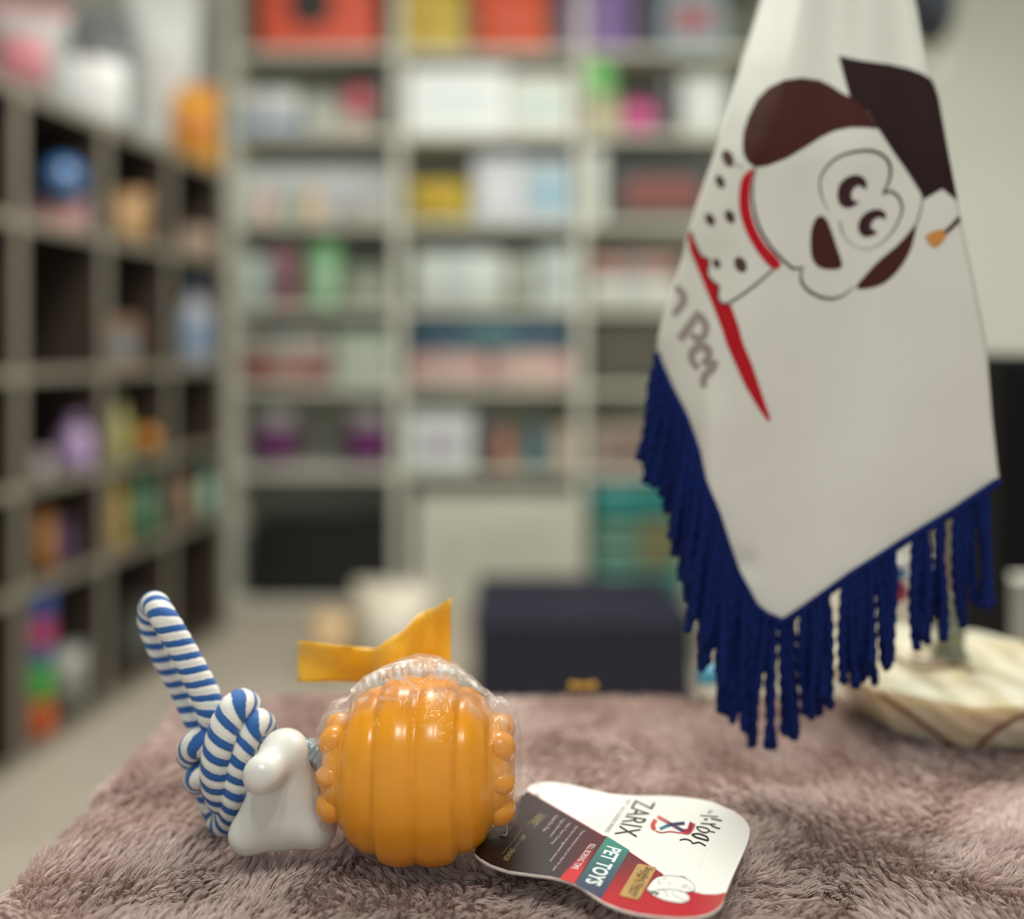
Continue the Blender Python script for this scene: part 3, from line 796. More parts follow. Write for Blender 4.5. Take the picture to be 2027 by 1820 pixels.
mesh('collar', V2, F2, mat('grey_green_metal', (128, 130, 112), .3, metal=.6), stand, label='stepped metal collar at the foot of the pole')
HOOK = np.array(P(1660, -250, 0.535))
arm = [np.array([PX0[0], PX0[1], HB]), np.array([PX0[0], PX0[1], .10]), np.array([PX0[0] - .001, PX0[1], .17]), PX0 * .93 + HOOK * .07 + np.array([0, 0, .245 - .033]),
       np.array([HOOK[0] + .045, PX0[1] - .003, .355]), np.array([HOOK[0] + .026, PX0[1] - .006, .44]), np.array([HOOK[0] + .010, PX0[1] - .016, .488]), HOOK + np.array([0, 0, .010]), HOOK + np.array([-.003, -.004, -.003])]
ARM = resample(catmull(arm, 8), .004)[0]
V2, F2, s = tube_vf(ARM, np.interp(np.linspace(0, 1, len(ARM)), [0, .8, 1], [.0034, .0026, .0018]), 14)
mesh('pole', V2, F2, M_metal, stand, label='slim metal pole bending into a hook')
# tan cord lying round the pole on the stone
def on_z(px, py, z):
    t = (H - z) / ((py - HY) / F); return np.array([(px - CX) / F * t, t, z])
cz = lambda zx, zy: (1620 + zx / 4.334, 1080 + zy / 4.334)
cp = [on_z(*cz(*p), HB + .0018) for p in [(620, 940), (760, 1010), (900, 1050), (1040, 1025), (1150, 985), (1000, 985), (860, 980), (810, 930), (880, 870), (980, 845)]]
cp2 = [on_z(*cz(*p), HB + .0016) for p in [(980, 1000), (1080, 960), (1160, 990), (1250, 1035), (1320, 1075)]]
V2, F2, s = tube_vf(resample(catmull(cp, 8), .0008)[0], .0013, 10, lambda s, t: 1 + .15 * math.sin(s * 3000 + 2 * t))
V3, F3, s = tube_vf(resample(catmull(cp2, 8), .0008)[0], .0014, 10, lambda s, t: 1 + .15 * math.sin(s * 3000 + 2 * t))
cordr = root('cord', (PX0[0], PX0[1] - .03, HB), 'short tan cord looped on the onyx base beside the pole', 'cord')
mesh('cord_loop', V2, F2, mat('tan_cord', (168, 146, 126), .8, noise=.2, nscale=300), cordr)
mesh('cord_end', V3, F3, mat('tan_cord', (168, 146, 126), .8), cordr)
# two bead strings tied to the pole behind the cloth
for bx, sc_, lab in ((1781, 1.0, 'string of white, blue and maroon beads behind the fringe, farther from the pole'), (1846, .82, 'string of white, blue and maroon beads hanging close to the metal pole')):
    A = np.array(P(bx, 560, PX0[1] - .012))
    br = root('bead_string', (A[0], A[1], .06), lab, 'bead string', 'bead strings on the flag stand')
    Yb = A[1]; zz = lambda py: H - (py - HY) / F * Yb
    u = Yb / F
    mesh('thread', *tube_vf([tuple(ARM[int(np.argmin(np.abs(ARM[:, 2] - .31)))]), (A[0] * .7 + PX0[0] * .3 - .012, PX0[1] - .008, .285), (A[0], Yb, A[2]), (A[0], Yb, zz(1300) * .2 + A[2] * .8), (A[0], Yb, zz(1195))], .0004, 6)[:2], mat('pale_thread', (196, 188, 180), .7), br)
    mesh('bead', *lathe_vf([(2 * u * sc_, zz(1104)), (10 * u * sc_, zz(1110)), (13.5 * u * sc_, zz(1118)), (13.5 * u * sc_, zz(1122))], 18, 'z', (A[0], Yb, 0)), mat('white_bead', (214, 212, 210), .3), br, label='white bead')
    mesh('bead', *lathe_vf([(13.5 * u * sc_, zz(1122)), (14 * u * sc_, zz(1130)), (12 * u * sc_, zz(1142)), (7 * u * sc_, zz(1146))], 18, 'z', (A[0], Yb, 0)), mat('blue_bead', (52, 104, 160), .25), br, label='blue bead')
    mesh('bead', *sphere_vf((A[0], Yb, zz(1171)), 15.5 * u, 18, 14, (sc_, sc_, 1.5)), mat('maroon_bead', (138, 36, 66), .3), br, label='maroon oval bead')

# ------------------------------------------------------------------ pennant
LE = [(-250, 1646), (-200, 1618), (-120, 1560), (-40, 1520), (0, 1506), (50, 1491), (115, 1470), (192, 1448), (262, 1429), (338, 1402), (415, 1375), (465, 1360), (512, 1350), (577, 1329), (638, 1310), (669, 1302), (707, 1300), (761, 1323), (824, 1355), (892, 1379), (950, 1391), (1013, 1418), (1081, 1440), (1131, 1458), (1198, 1494), (1216, 1516), (1231, 1551)]
RE = [(-250, 1674), (-200, 1702), (-120, 1762), (-40, 1800), (8, 1814), (69, 1825), (127, 1837), (158, 1848), (192, 1858), (288, 1875), (392, 1895), (435, 1902), (558, 1929), (673, 1952), (716, 1956), (829, 1965), (932, 1976), (950, 1979), (1009, 1891), (1072, 1787), (1135, 1688), (1203, 1593), (1231, 1551.5)]
ly, lx = np.array(LE, float).T; ry, rx = np.array(RE, float).T
def flag_Y(px, py):
    px = np.asarray(px, float); py = np.asarray(py, float)
    xl = np.interp(np.minimum(py, 707), ly, lx); xr = np.interp(np.minimum(py, 950), ry, rx)
    s = (px - xl) / (xr - xl + 1e-6)
    Y = 0.474 + 0.030 * np.clip(1 - s / .30, 0, 1.6) ** 1.8            # the left side turns back round the pole
    Y = Y + 0.062 * smooth01((330 - py) / 580.0)                        # leans back to the hook
    fold = smooth01((500 - py) / 500.0)
    Y = Y + 0.0045 * fold * np.sin(s * 15 + .6) + 0.0016 * np.sin(s * 9 + py * .004)
    Y = Y + 0.0028 * np.sin(px * .016 + py * .0025) * smooth01((py - 600) / 400)
    Y = Y - 0.004 * np.exp(-((px - 1405) / 26.0) ** 2) * smooth01((py - 700) / 150) * (1 - smooth01((py - 1050) / 120))
    Y = Y + 0.0022 * np.exp(-((px - 1478) / 22.0) ** 2 - ((py - 1118) / 26.0) ** 2)
    return Y
def flagmap(px, py, lift=0.0):
    Y = float(flag_Y(px, py)) - lift
    return np.array(P(px, py, Y))
fl = root('table_pennant', tuple(flagmap(1551, 1231)), 'white pennant with cartoon dog emblem and blue fringe on the stand', 'pennant')
rows = np.concatenate([np.linspace(-250, 0, 14), np.linspace(12, 1231, 120)]); nc = 56
V = []
for side in (0, 1):
    for y in rows:
        a, b = np.interp(y, ly, lx), np.interp(y, ry, rx)
        for k in range(nc):
            x = a + (b - a) * k / (nc - 1)
            V.append(flagmap(x, y, -.0005 * side))
nR = len(rows); Fc = []
for side in (0, 1):
    o = side * nR * nc
    for j in range(nR - 1):
        for k in range(nc - 1):
            f = [o + j * nc + k, o + (j + 1) * nc + k, o + (j + 1) * nc + k + 1, o + j * nc + k + 1]
            Fc.append(f if side == 0 else f[::-1])
o = nR * nc
for j in range(nR - 1):
    for k in (0, nc - 1):
        Fc.append([j * nc + k, o + j * nc + k, o + (j + 1) * nc + k, (j + 1) * nc + k])
M_cloth = mat('white_satin', (216, 216, 206), .62, noise=.04, nscale=30, bump=.15, bscale=1500, sheen=.2)
mesh('cloth', V, Fc, M_cloth, fl)
def z4(zx, zy): return (1260 + zx / 2.6, zy / 2.6)
def z5(zx, zy): return (1260 + zx / 2.219, 680 + zy / 2.219)
def z7(zx, zy): return (1290 + zx / 7.0, 540 + zy / 7.0)
def clamp_flag(p, m=0.4):
    y = p[1]; return (min(max(p[0], np.interp(y, ly, lx) + m), np.interp(y, ry, rx) - m), y)
def print_flag(name, vf2, rgb, lift, label=None):
    V = [flagmap(*clamp_flag(p), lift) for p in vf2[0]]
    m = mat('print_%d_%d_%d' % rgb, rgb, .8, noise=.05, nscale=60, spec=.15)
    return mesh(name, V, fix_up(V, vf2[1], (0, -1, 0)), m, fl, label=label)
BR, DK = (70, 36, 34), (44, 26, 28)
hat = [(1040, 286), (1110, 303), (1180, 315), (1300, 330), (1400, 352), (1470, 378), (1515, 408), (1536, 450), (1560, 520), (1600, 740), (1630, 880), (1658, 1036), (1630, 1014), (1575, 970), (1480, 1025), (1460, 985), (1400, 890), (1320, 775), (1250, 668), (1190, 570), (1100, 500), (1065, 380)]
ear = [(545, 750), (550, 680), (575, 600), (620, 510), (680, 450), (760, 412), (850, 400), (940, 412), (1000, 440), (1060, 480), (1100, 500), (1180, 560), (1230, 640), (1245, 662), (1180, 655), (1100, 655), (1020, 672), (950, 705), (880, 750), (780, 810), (680, 850), (610, 862), (570, 830), (550, 790)]
print_flag('dog_ear', poly2d([z4(*p) for p in ear], 9), BR, .00028, 'brown printed ear')
print_flag('dog_cap', poly2d([z4(*p) for p in hat], 9), DK, .00036, 'dark brown printed cap')
print_flag('dog_ear', poly2d([z4(*p) for p in [(1445, 1140), (1430, 1220), (1400, 1310), (1340, 1400), (1270, 1460), (1190, 1485), (1130, 1480), (1180, 1415), (1250, 1340), (1340, 1265), (1400, 1200)]], 9, 2), BR, .0003, 'brown printed ear tip')
print_flag('dog_nose', poly2d([z4(*p) for p in [(945, 1110), (920, 1130), (900, 1190), (897, 1260), (905, 1330), (940, 1375), (1000, 1387), (1050, 1380), (1057, 1350), (1030, 1270), (1000, 1180), (975, 1125)]], 9, 2), BR, .0003, 'brown printed nose')
print_flag('dog_eye', poly2d([z4(*p) for p in [(1034, 1000), (1045, 950), (1080, 915), (1130, 900), (1170, 915), (1185, 945), (1182, 975), (1150, 955), (1122, 965), (1105, 1000), (1115, 1032), (1146, 1040), (1100, 1070), (1060, 1062), (1040, 1035)]], 9, 2), (62, 36, 38), .0003, 'dark printed eye')
print_flag('dog_eye', poly2d([z4(*p) for p in [(1140, 1170), (1150, 1130), (1190, 1090), (1240, 1077), (1278, 1092), (1284, 1128), (1250, 1118), (1215, 1138), (1207, 1175), (1242, 1196), (1190, 1220), (1155, 1207)]], 9, 2), (62, 36, 38), .0003, 'dark printed eye')
for (x, y), w_, h_ in (((470, 815), 30, 44), ((430, 935), 24, 34), ((378, 1130), 25, 32), ((480, 1115), 25, 34), ((412, 1356), 19, 26), ((535, 1362), 31, 40)):
    q = [z4(x + w_ * math.cos(t) + .25 * h_ * math.sin(t), y + h_ * math.sin(t)) for t in np.linspace(0, 2 * math.pi, 18, endpoint=False)]
    print_flag('coat_spot', poly2d(q, 9), (84, 62, 60), .0003)
swoosh = [z4(*p) for p in [(272, 1185), (262, 1215), (275, 1290), (330, 1420), (400, 1590), (440, 1695)]] + [z5(*p) for p in [(395, 0), (430, 80), (480, 190), (540, 290), (578, 342), (590, 335), (560, 250), (510, 100), (468, 0)]] + \
         [z4(*p) for p in [(525, 1680), (485, 1570), (450, 1568), (420, 1540), (425, 1470), (395, 1450), (365, 1410), (372, 1338), (335, 1318), (300, 1250), (286, 1195)]]
print_flag('swoosh', poly2d(swoosh, 9), (178, 26, 36), .0003, 'long red printed swoosh')
print_flag('collar_print', stroke2d([z4(*p) for p in [(598, 872), (565, 930), (555, 1020), (562, 1100), (592, 1190), (640, 1275), (700, 1345), (735, 1375)]], [6, 19, 21, 21, 20, 20, 22, 14], 6), (184, 26, 36), .0003, 'red printed collar')
for pts, w in (
        ([(612, 868), (596, 960), (602, 1060), (632, 1170), (692, 1270), (770, 1352), (812, 1382), (862, 1374)], [2, 3.5, 4.5, 5, 5, 5, 4.5, 2]),
        ([(850, 1385), (848, 1440), (880, 1490), (940, 1525), (1000, 1537), (1060, 1522), (1125, 1475)], [3, 4.5, 5, 5, 4.5, 3, 1]),
        ([(990, 1085), (962, 1030), (948, 980), (945, 930), (965, 880), (1020, 820), (1100, 785), (1200, 775), (1270, 800), (1305, 850), (1305, 910), (1288, 960), (1268, 996)], [.8, 1.6, 2.6, 3, 3.4, 4, 4.6, 5.2, 5.6, 5.6, 5, 4, 3.5]),
        ([(1268, 996), (1310, 985), (1350, 1015), (1368, 1070), (1352, 1130), (1315, 1195), (1250, 1258), (1180, 1282), (1110, 1258), (1062, 1200), (1048, 1140)], [4, 4.6, 4.6, 4, 3.2, 2.4, 1.6, 1.2, 1, 1.6, 2.6]),
        ([(1472, 998), (1468, 1060), (1445, 1145)], [2, 2.4, 3]), ([(548, 860), (520, 852), (500, 845)], [1.5, 1.5, .8]),
        ([(706, 1385), (600, 1475), (500, 1545), (452, 1565), (420, 1540), (424, 1472)], [3.4, 4, 4, 4, 4, 3]), ([(424, 1472), (395, 1450), (366, 1410), (372, 1338), (335, 1318), (300, 1250), (284, 1195)], [3, 3, 3, 3, 3, 2.4, 1]),
        ([(1668, 1118), (1630, 1160), (1588, 1198)], [9, 9, 8])):
    print_flag('outline', stroke2d([z4(*p) for p in pts], w, 6), (66, 42, 38), .00040)
print_flag('tassel_print', poly2d([z4(*p) for p in [(1484, 1218), (1520, 1195), (1560, 1180), (1600, 1192), (1590, 1228), (1562, 1262), (1532, 1276), (1508, 1258)]], 9), (200, 140, 72), .0003, 'tan printed tassel')
GT = (154, 142, 138)
for pts, w in (([(668, 545), (530, 730), (390, 925)], 14), ([(660, 585), (745, 720), (735, 850), (640, 918), (545, 850)], [12, 12, 12, 12, 9]), ([(650, 1325), (585, 1260), (545, 1170), (580, 1075), (680, 1020), (775, 1060), (790, 1160), (740, 1235), (700, 1215)], [9, 10, 11, 13, 14, 13, 12, 10, 8]),
               ([(880, 1215), (845, 1320), (760, 1400), (715, 1480), (725, 1590)], [11, 13, 13, 12, 10]), ([(720, 1190), (790, 1260), (870, 1330)], 12), ([(330, 190), (425, 290), (435, 400), (370, 500), (300, 590)], [9, 12, 13, 12, 10])):
    print_flag('lettering', stroke2d([z7(*p) for p in pts], (np.array(w) * 1.2).tolist(), 6), GT, .0003)
# fringe: a braided heading along the hem and single twisted cords below it
M_fr = mat('royal_blue_fringe', (12, 30, 88), .85, noise=.3, nscale=500, spec=.15)
hemL = [(x, y) for y, x in LE if y >= 700]; hemR = [(x, y) for y, x in RE if y >= 950][::-1]
hem = [(1300, 698)] + hemL + hemR[1:]
hp, ht = resample(np.array([flagmap(x, y + 3, .0010) for x, y in hem]), .0012)
V, Fc, s = tube_vf(hp, .0020, 10, lambda s, t: 1 + .22 * math.sin(s * 2200 + t) )
mesh('fringe_heading', V, Fc, M_fr, fl, label='braided blue heading of the fringe')
U0 = .476 / F
def cord_mesh(i):
    rr = random.Random(100 + i)
    Lc = (205 + 36 * rr.random()) * U0
    ph, amp, dr = rr.random() * 6, .0009 + .0016 * rr.random(), (rr.random() - .5) * .008
    m = 44
    path = [(dr * (k / m) ** 1.3 + amp * math.sin(ph + 5.0 * k / m) * (k / m), amp * math.cos(ph + 4 * k / m) * (k / m), -Lc * k / (m - 1)) for k in range(m)]
    rad = [(.0013 + .0010 * min(1, k / 9)) * (1.0 if k < m - 4 else (1.12, 1.12, .95, .5)[k - (m - 4)]) for k in range(m)]
    V, Fc, s = tube_vf(path, np.array(rad), 9, lambda s, t: 1 + .17 * math.cos(2 * t - s * 850) + .06 * math.sin(s * 2600))
    me = bpy.data.meshes.new('fringe_cord'); me.from_pydata([tuple(p) for p in V], [], Fc)
    me.polygons.foreach_set('use_smooth', [True] * len(me.polygons)); me.materials.append(M_fr)
    return me
CM = [cord_mesh(i) for i in range(12)]
rL = random.Random(5)
hp2, ht2 = resample(np.array([(x, y, 0) for x, y in hem], float), 9.6)
for i, (x, y, _) in enumerate(hp2):
    if x > 1560 and rL.random() < .17: continue
    if 1768 < x < 1796 or 1837 < x < 1856: continue
    o = bpy.data.objects.new('fringe_cord', CM[(i * 5 + 3) % 12]); COL.objects.link(o)
    left = x < 1548 and y < 1225
    p = flagmap(*clamp_flag((x + rL.uniform(-3, 3), min(y, 1230))), .0010 + rL.uniform(-.0012, .0012))
    o.parent = fl; o.location = Vector(p) - fl.location
    ls = 1.0 + (.16 * smooth01((y - 760) / 200.0) if left else 0) + rL.uniform(-.06, .06)
    o.scale = (1, 1, float(ls))
    o.rotation_euler = (rL.uniform(-.04, .04), (.10 if left else .0) + rL.uniform(-.075, .075), rL.uniform(0, 1.0))

# small bright things at the far edge of the blanket
b0 = on_z(1402, 1352, .004)
cap = root('plastic_toy', tuple(b0), 'small sky blue plastic toy at the blanket edge beside the fringe', 'toy')
mesh('toy_body', *lathe_vf([(.0055, 0), (.006, .0015), (.006, .008), (.0052, .0098), (.002, .0102)], 24, 'z', tuple(b0)), mat('sky_blue_plastic', (88, 180, 212), .35), cap)
mesh('toy_rim', *lathe_vf([(.0058, .0), (.0066, .0005), (.0066, .002), (.0058, .0026)], 24, 'z', tuple(b0)), mat('sky_blue_plastic', (88, 180, 212), .35), cap)
b1 = on_z(1155, 1356, .002)
bit = root('yellow_treat', tuple(b1), 'tiny yellow treat at the far blanket edge before the navy box', 'treat')
mesh('treat_body', *join_vf(sphere_vf((b1[0] - .007, b1[1], .0012), .0024, 12, 8), sphere_vf((b1[0] + .006, b1[1], .0012), .0026, 12, 8), tube_vf([(b1[0] - .007, b1[1], .0012), (b1[0], b1[1], .0012), (b1[0] + .006, b1[1], .0012)], .0014, 10)[:2]), mat('mustard_treat', (200, 150, 30), .6), bit)

# ------------------------------------------------------------------ shelving behind
M_lam = mat('pale_laminate', (200, 200, 186), .5, noise=.04, nscale=8)
M_lamd = mat('dark_walnut', (62, 50, 42), .6, noise=.12, nscale=8)
M_edge = mat('pale_edging', (128, 123, 110), .5, noise=.04, nscale=8)
YS = 3.60
def bx_(px, Y=YS): return (px - CX) / F * Y
def bz_(py, Y=YS): return H - (py - HY) / F * Y
rack = root('shelving_unit', (bx_(990), YS + .18, FLOOR), 'tall pale wall shelving full of pet products facing the table', 'shelving')
UPX = [457, 788, 1150, 1535]
BZ = [bz_(95), bz_(262), bz_(437), bz_(607), bz_(765), bz_(932)]
DEP = .36
for px in UPX:
    mesh('upright', *box_vf(bx_(px) - .018, bx_(px) + .018, YS, YS + DEP, FLOOR, 1.72, .002), M_lam, rack, smooth=False)
for a, b in zip(UPX[:-1], UPX[1:]):
    for z in BZ + [1.70, FLOOR + .02]:
        mesh('shelf_board', *box_vf(bx_(a) + .0185, bx_(b) - .0185, YS + .004, YS + DEP - .012, z - .024, z, .002), M_lam, rack, smooth=False)
    mesh('back_panel', *box_vf(bx_(a) + .0185, bx_(b) - .0185, YS + DEP - .010, YS + DEP, FLOOR + .04, 1.70), mat('shelf_back', (182, 184, 170), .7), rack, smooth=False)

# cubby shelf along the side: a skewed plane X = -1.122 + .137 (Y - 2.263)
KD = math.hypot(1, .137)
LA = math.atan2(1, .137)
def left_Y(px): return -1.432 / ((px - CX) / F - .137)
LP0 = Vector((-1.122 + .137 * (1.80 - 2.263), 1.80, FLOOR))
def left_s(Y): return (Y - 1.80) * KD
cub = root('cubby_shelf', tuple(LP0), 'dark walnut cubby shelf with pale edges running along the side wall', 'shelving', rz=LA)
LZ = [-.73, -.347, -.108, .155, .51, .812]
DV = [left_s(left_Y(p)) for p in (-190, 38, 208, 338, 445)]
for i, s_ in enumerate(DV):
    u_ = mesh('upright', *box_vf(s_ - .013, s_ + .013, .004, .38, 0, .812 - FLOOR, .001), M_lamd, cub, smooth=False, world=False)
    mesh('edge_strip', *box_vf(s_ - .016, s_ + .016, -.002, .004, 0, .812 - FLOOR + .012, .001), M_edge, u_, smooth=False, world=False, label='pale edge strip')
for a, b in zip(DV[:-1], DV[1:]):
    for z in LZ:
        zz_ = z - FLOOR
        u_ = mesh('shelf_board', *box_vf(a + .0135, b - .0135, .004, .38, zz_ - .012, zz_ + .0, .001), M_lamd, cub, smooth=False, world=False)
        mesh('edge_strip', *box_vf(a + .0165, b - .0165, -.002, .004, zz_ - .016, zz_ + .010, .001), M_edge, u_, smooth=False, world=False, label='pale edge strip')
    mesh('back_panel', *box_vf(a + .0135, b - .0135, .382, .392, 0, .812 - FLOOR), M_lamd, cub, smooth=False, world=False)

# product builders: local shape standing on z=0, front towards -y
def p_box(r, w, d, h, c1, c2):
    mesh('carton', *box_vf(-w / 2, w / 2, -d / 2, d / 2, 0, h, .004), cm(c1), r, smooth=False, world=False)
    mesh('front_label', *box_vf(-w * .34, w * .34, -d / 2 - .0015, -d / 2 + .001, h * .22, h * .72, .0005), cm(c2), r, smooth=False, world=False)
    mesh('lid_flap', *box_vf(-w / 2 + .003, w / 2 - .003, -d / 2 + .003, d / 2 - .003, h - .001, h + .004, .001), cm(c1), r, smooth=False, world=False)
def p_bag(r, w, d, h, c1, c2):
    nu2, nv2 = 14, 14; V = []
    for side in (-1, 1):
        for j in range(nv2):
            v = j / (nv2 - 1)
            th = (1 - abs(2 * min(v / .9, 1) - 1) ** 2.6) * .92 + .06 if v < .9 else .02
            th = max(th, .5 * (1 - v * 4)) if v < .25 else th
            ww = w * (.97 + .03 * math.cos(v * 6))
            for i in range(nu2):
                u = i / (nu2 - 1)
                V.append(((u - .5) * ww, side * d / 2 * th * (1 - abs(2 * u - 1) ** 3.2) , v * h))
    Fc = []
    for side in (0, 1):
        o = side * nu2 * nv2
        for j in range(nv2 - 1):
            for i in range(nu2 - 1):
                f = [o + j * nu2 + i, o + j * nu2 + i + 1, o + (j + 1) * nu2 + i + 1, o + (j + 1) * nu2 + i]
                Fc.append(f if side == 0 else f[::-1])
    o = nu2 * nv2
    Fc.append([i for i in range(nu2)][::-1] + [o + i for i in range(nu2)])
    mesh('pouch', V, Fc, cm(c1, .4, .2), r, world=False)
    mesh('seal_strip', *box_vf(-w * .5, w * .5, -.004, .004, h * .9, h * 1.0, .001), cm(c2), r, smooth=False, world=False)
    S = []
    for j in range(6):
        v = .25 + .4 * j / 5
        th = (1 - abs(2 * v / .9 - 1) ** 2.6) * .92 + .06
        for i in range(8):
            u = .22 + .56 * i / 7
            S.append(((u - .5) * w, -d / 2 * th * (1 - abs(2 * u - 1) ** 3.2) - .003, v * h))
    mesh('printed_label', S, [[j * 8 + i, j * 8 + i + 1, (j + 1) * 8 + i + 1, (j + 1) * 8 + i] for j in range(5) for i in range(7)], cm(c2), r, world=False)
def p_bottle(r, w, d, h, c1, c2):
    R = w / 2
    mesh('bottle_body', *lathe_vf([(R * .92, 0), (R, h * .03), (R, h * .62), (R * .92, h * .70), (R * .5, h * .80), (R * .38, h * .84), (R * .36, h * .88)], 24), cm(c1, .35, .3), r, world=False)
    mesh('bottle_cap', *lathe_vf([(R * .44, h * .86), (R * .46, h * .88), (R * .44, h * .98), (R * .36, h)], 20), cm(c2), r, world=False)
    mesh('bottle_label', *lathe_vf([(R * 1.012, h * .16), (R * 1.02, h * .17), (R * 1.02, h * .54), (R * 1.012, h * .55)], 24, caps=False), cm(c2), r, world=False)
def p_tub(r, w, d, h, c1, c2):
    R = w / 2
    mesh('tub_body', *lathe_vf([(R * .86, 0), (R * .9, h * .02), (R * .97, h * .8), (R * .97, h * .84)], 28), cm(c1), r, world=False)
    mesh('tub_lid', *lathe_vf([(R, h * .82), (R * 1.02, h * .84), (R * 1.02, h * .96), (R * .96, h), (R * .5, h)], 28), cm(c1), r, world=False)
    mesh('tub_label', *lathe_vf([(R * .93, h * .14), (R * .945, h * .15), (R * .99, h * .70), (R * .98, h * .71)], 28, caps=False), cm(c2), r, world=False)
def p_ball(r, w, d, h, c1, c2):
    R = w / 2
    V, Fc = sphere_vf((0, 0, R), R, 28, 18)
    mesh('ball_body', V, Fc, cm(c1, .3, .3), r, world=False)
    mesh('raised_band', *lathe_vf([(R * .985, R * .86), (R * 1.02, R * .92), (R * 1.02, R * 1.08), (R * .985, R * 1.14)], 28, caps=False), cm(c2, .3, .3), r, world=False)
    mesh('valve', *lathe_vf([(R * .18, R * 1.97), (R * .16, R * 2.03), (R * .06, R * 2.05)], 14), cm(c2), r, world=False)
def p_pack(r, w, d, h, c1, c2):           # a soft low pack of folded goods in film
    mesh('pack_body', *box_vf(-w / 2, w / 2, -d / 2, d / 2, 0, h, min(.03, h * .35)), cm(c1, .35, .2), r, world=False)
    mesh('paper_band', *box_vf(-w * .16, w * .16, -d / 2 - .002, d / 2 + .002, -.0 + .002, h + .002, min(.02, h * .3)), cm(c2), r, world=False)
    mesh('film_tail', *box_vf(-w / 2 - .008, -w / 2 + .01, -d * .35, d * .35, h * .45, h * .5, .001), cm(c1, .35, .2), r, smooth=False, world=False)
def p_bin(r, w, d, h, c1, c2):
    t = .012
    parts = [box_vf(-w / 2, w / 2, -d / 2, d / 2, 0, t, .002), box_vf(-w / 2, w / 2, -d / 2, -d / 2 + t, t, h, .003), box_vf(-w / 2, w / 2, d / 2 - t, d / 2, t, h, .003), box_vf(-w / 2, -w / 2 + t, -d / 2 + t, d / 2 - t, t, h, .003), box_vf(w / 2 - t, w / 2, -d / 2 + t, d / 2 - t, t, h, .003)]
    mesh('bin_body', *join_vf(*parts), cm(c1), r, smooth=False, world=False)
    mesh('lid', *box_vf(-w / 2 - .006, w / 2 + .006, -d / 2 - .006, d / 2 + .006, h, h + .022, .008), cm(c2), r, smooth=False, world=False)
    for sx_ in (-1, 1):
        mesh('handle', *box_vf(sx_ * (w / 2 + .002) - .006, sx_ * (w / 2 + .002) + .006, -d * .14, d * .14, h * .78, h * .86, .003), cm(c2), r, smooth=False, world=False)
def p_roundbox(r, w, d, h, c1, c2):
    mesh('carton', *box_vf(-w / 2, w / 2, -d / 2, d / 2, 0, h, .004), cm(c1), r, smooth=False, world=False)
    V, Fc = lathe_vf([(w * .19, .0), (w * .19, .002), (w * .05, .0025)], 32)
    mesh('round_print', [(v[0] - w * .06, -d / 2 - v[2], h * .56 + v[1]) for v in V], [f[::-1] for f in Fc], cm(c2), r, smooth=False, world=False)
    mesh('lid_flap', *box_vf(-w / 2 + .003, w / 2 - .003, -d / 2 + .003, d / 2 - .003, h - .001, h + .004, .001), cm(c1), r, smooth=False, world=False)
KINDS = dict(roundbox=p_roundbox, box=p_box, bag=p_bag, bottle=p_bottle, tub=p_tub, ball=p_ball, pack=p_pack, bin=p_bin)
NAMES = dict(roundbox=('product_box', 'box'), box=('product_box', 'box'), bag=('pet_food_bag', 'bag'), bottle=('bottle', 'bottle'), tub=('plastic_tub', 'tub'), ball=('toy_ball', 'ball'), pack=('soft_pack', 'pack'), bin=('storage_bin', 'bin'))
def on_rack(kind, px0, px1, py_top, row, c1, c2, label, d=.2, py_bot=None, dy=0.0, Y=None):
    """row: index of the shelf board it stands on, or 'floor'"""
    yf = (YS + .012 + dy) if Y is None else Y
    base = BZ[row] if isinstance(row, int) else (FLOOR + .02 if row == 'plinth' else FLOOR)
    if py_bot is not None: base = bz_(py_bot, yf)
    w = (px1 - px0) / F * yf
    h = bz_(py_top, yf) - base
    if kind in ('bottle', 'tub', 'ball'): d = w
    if kind == 'ball': h = w
    nm, cat = NAMES[kind]
    plural = cat + ('es' if cat == 'box' else 's')
    grp = plural + ' on the wall shelving' if Y is None else (plural + ' on the floor' if kind == 'bag' else None)
    r = root(nm, (bx_((px0 + px1) / 2, yf), yf + d / 2, base), label, cat, grp)
    KINDS[kind](r, w, d, max(h, .02), c1, c2)
def on_cubby(kind, px0, px1, py_top, row, c1, c2, label, d=.16, off=.03, py_bot=None):
    pc = (px0 + px1) / 2
    if kind in ('bottle', 'tub', 'ball'): d = (px1 - px0) / F * left_Y(pc)
    dep = off + d / 2                                   # how far behind the front line its centre stands
    ys = np.linspace(1.5, 3.6, 2101)
    cxs = -1.122 + .137 * (ys - 2.263) - dep / KD; cys = ys + dep * .137 / KD
    q = int(np.argmin(np.abs(cxs / cys * F + CX - pc)))
    Xc, Yc = float(cxs[q]), float(cys[q])
    base = LZ[row]
    if py_bot is not None: base = H - (py_bot - HY) / F * Yc
    w = (px1 - px0) / F * Yc
    h = H - (py_top - HY) / F * Yc - base
    if kind in ('bottle', 'tub', 'ball'): d = w
    nm, cat = NAMES[kind]
    r = root(nm, (Xc, Yc, base), label, cat, cat + ('es' if cat == 'box' else 's') + ' on the cubby shelf', rz=LA - math.pi / 2 + .5)
    KINDS[kind](r, w, d * .8, max(h, .02), c1, c2)
W_, PALE, GRY = (222, 224, 218), (206, 212, 208), (170, 172, 168)
T = on_rack
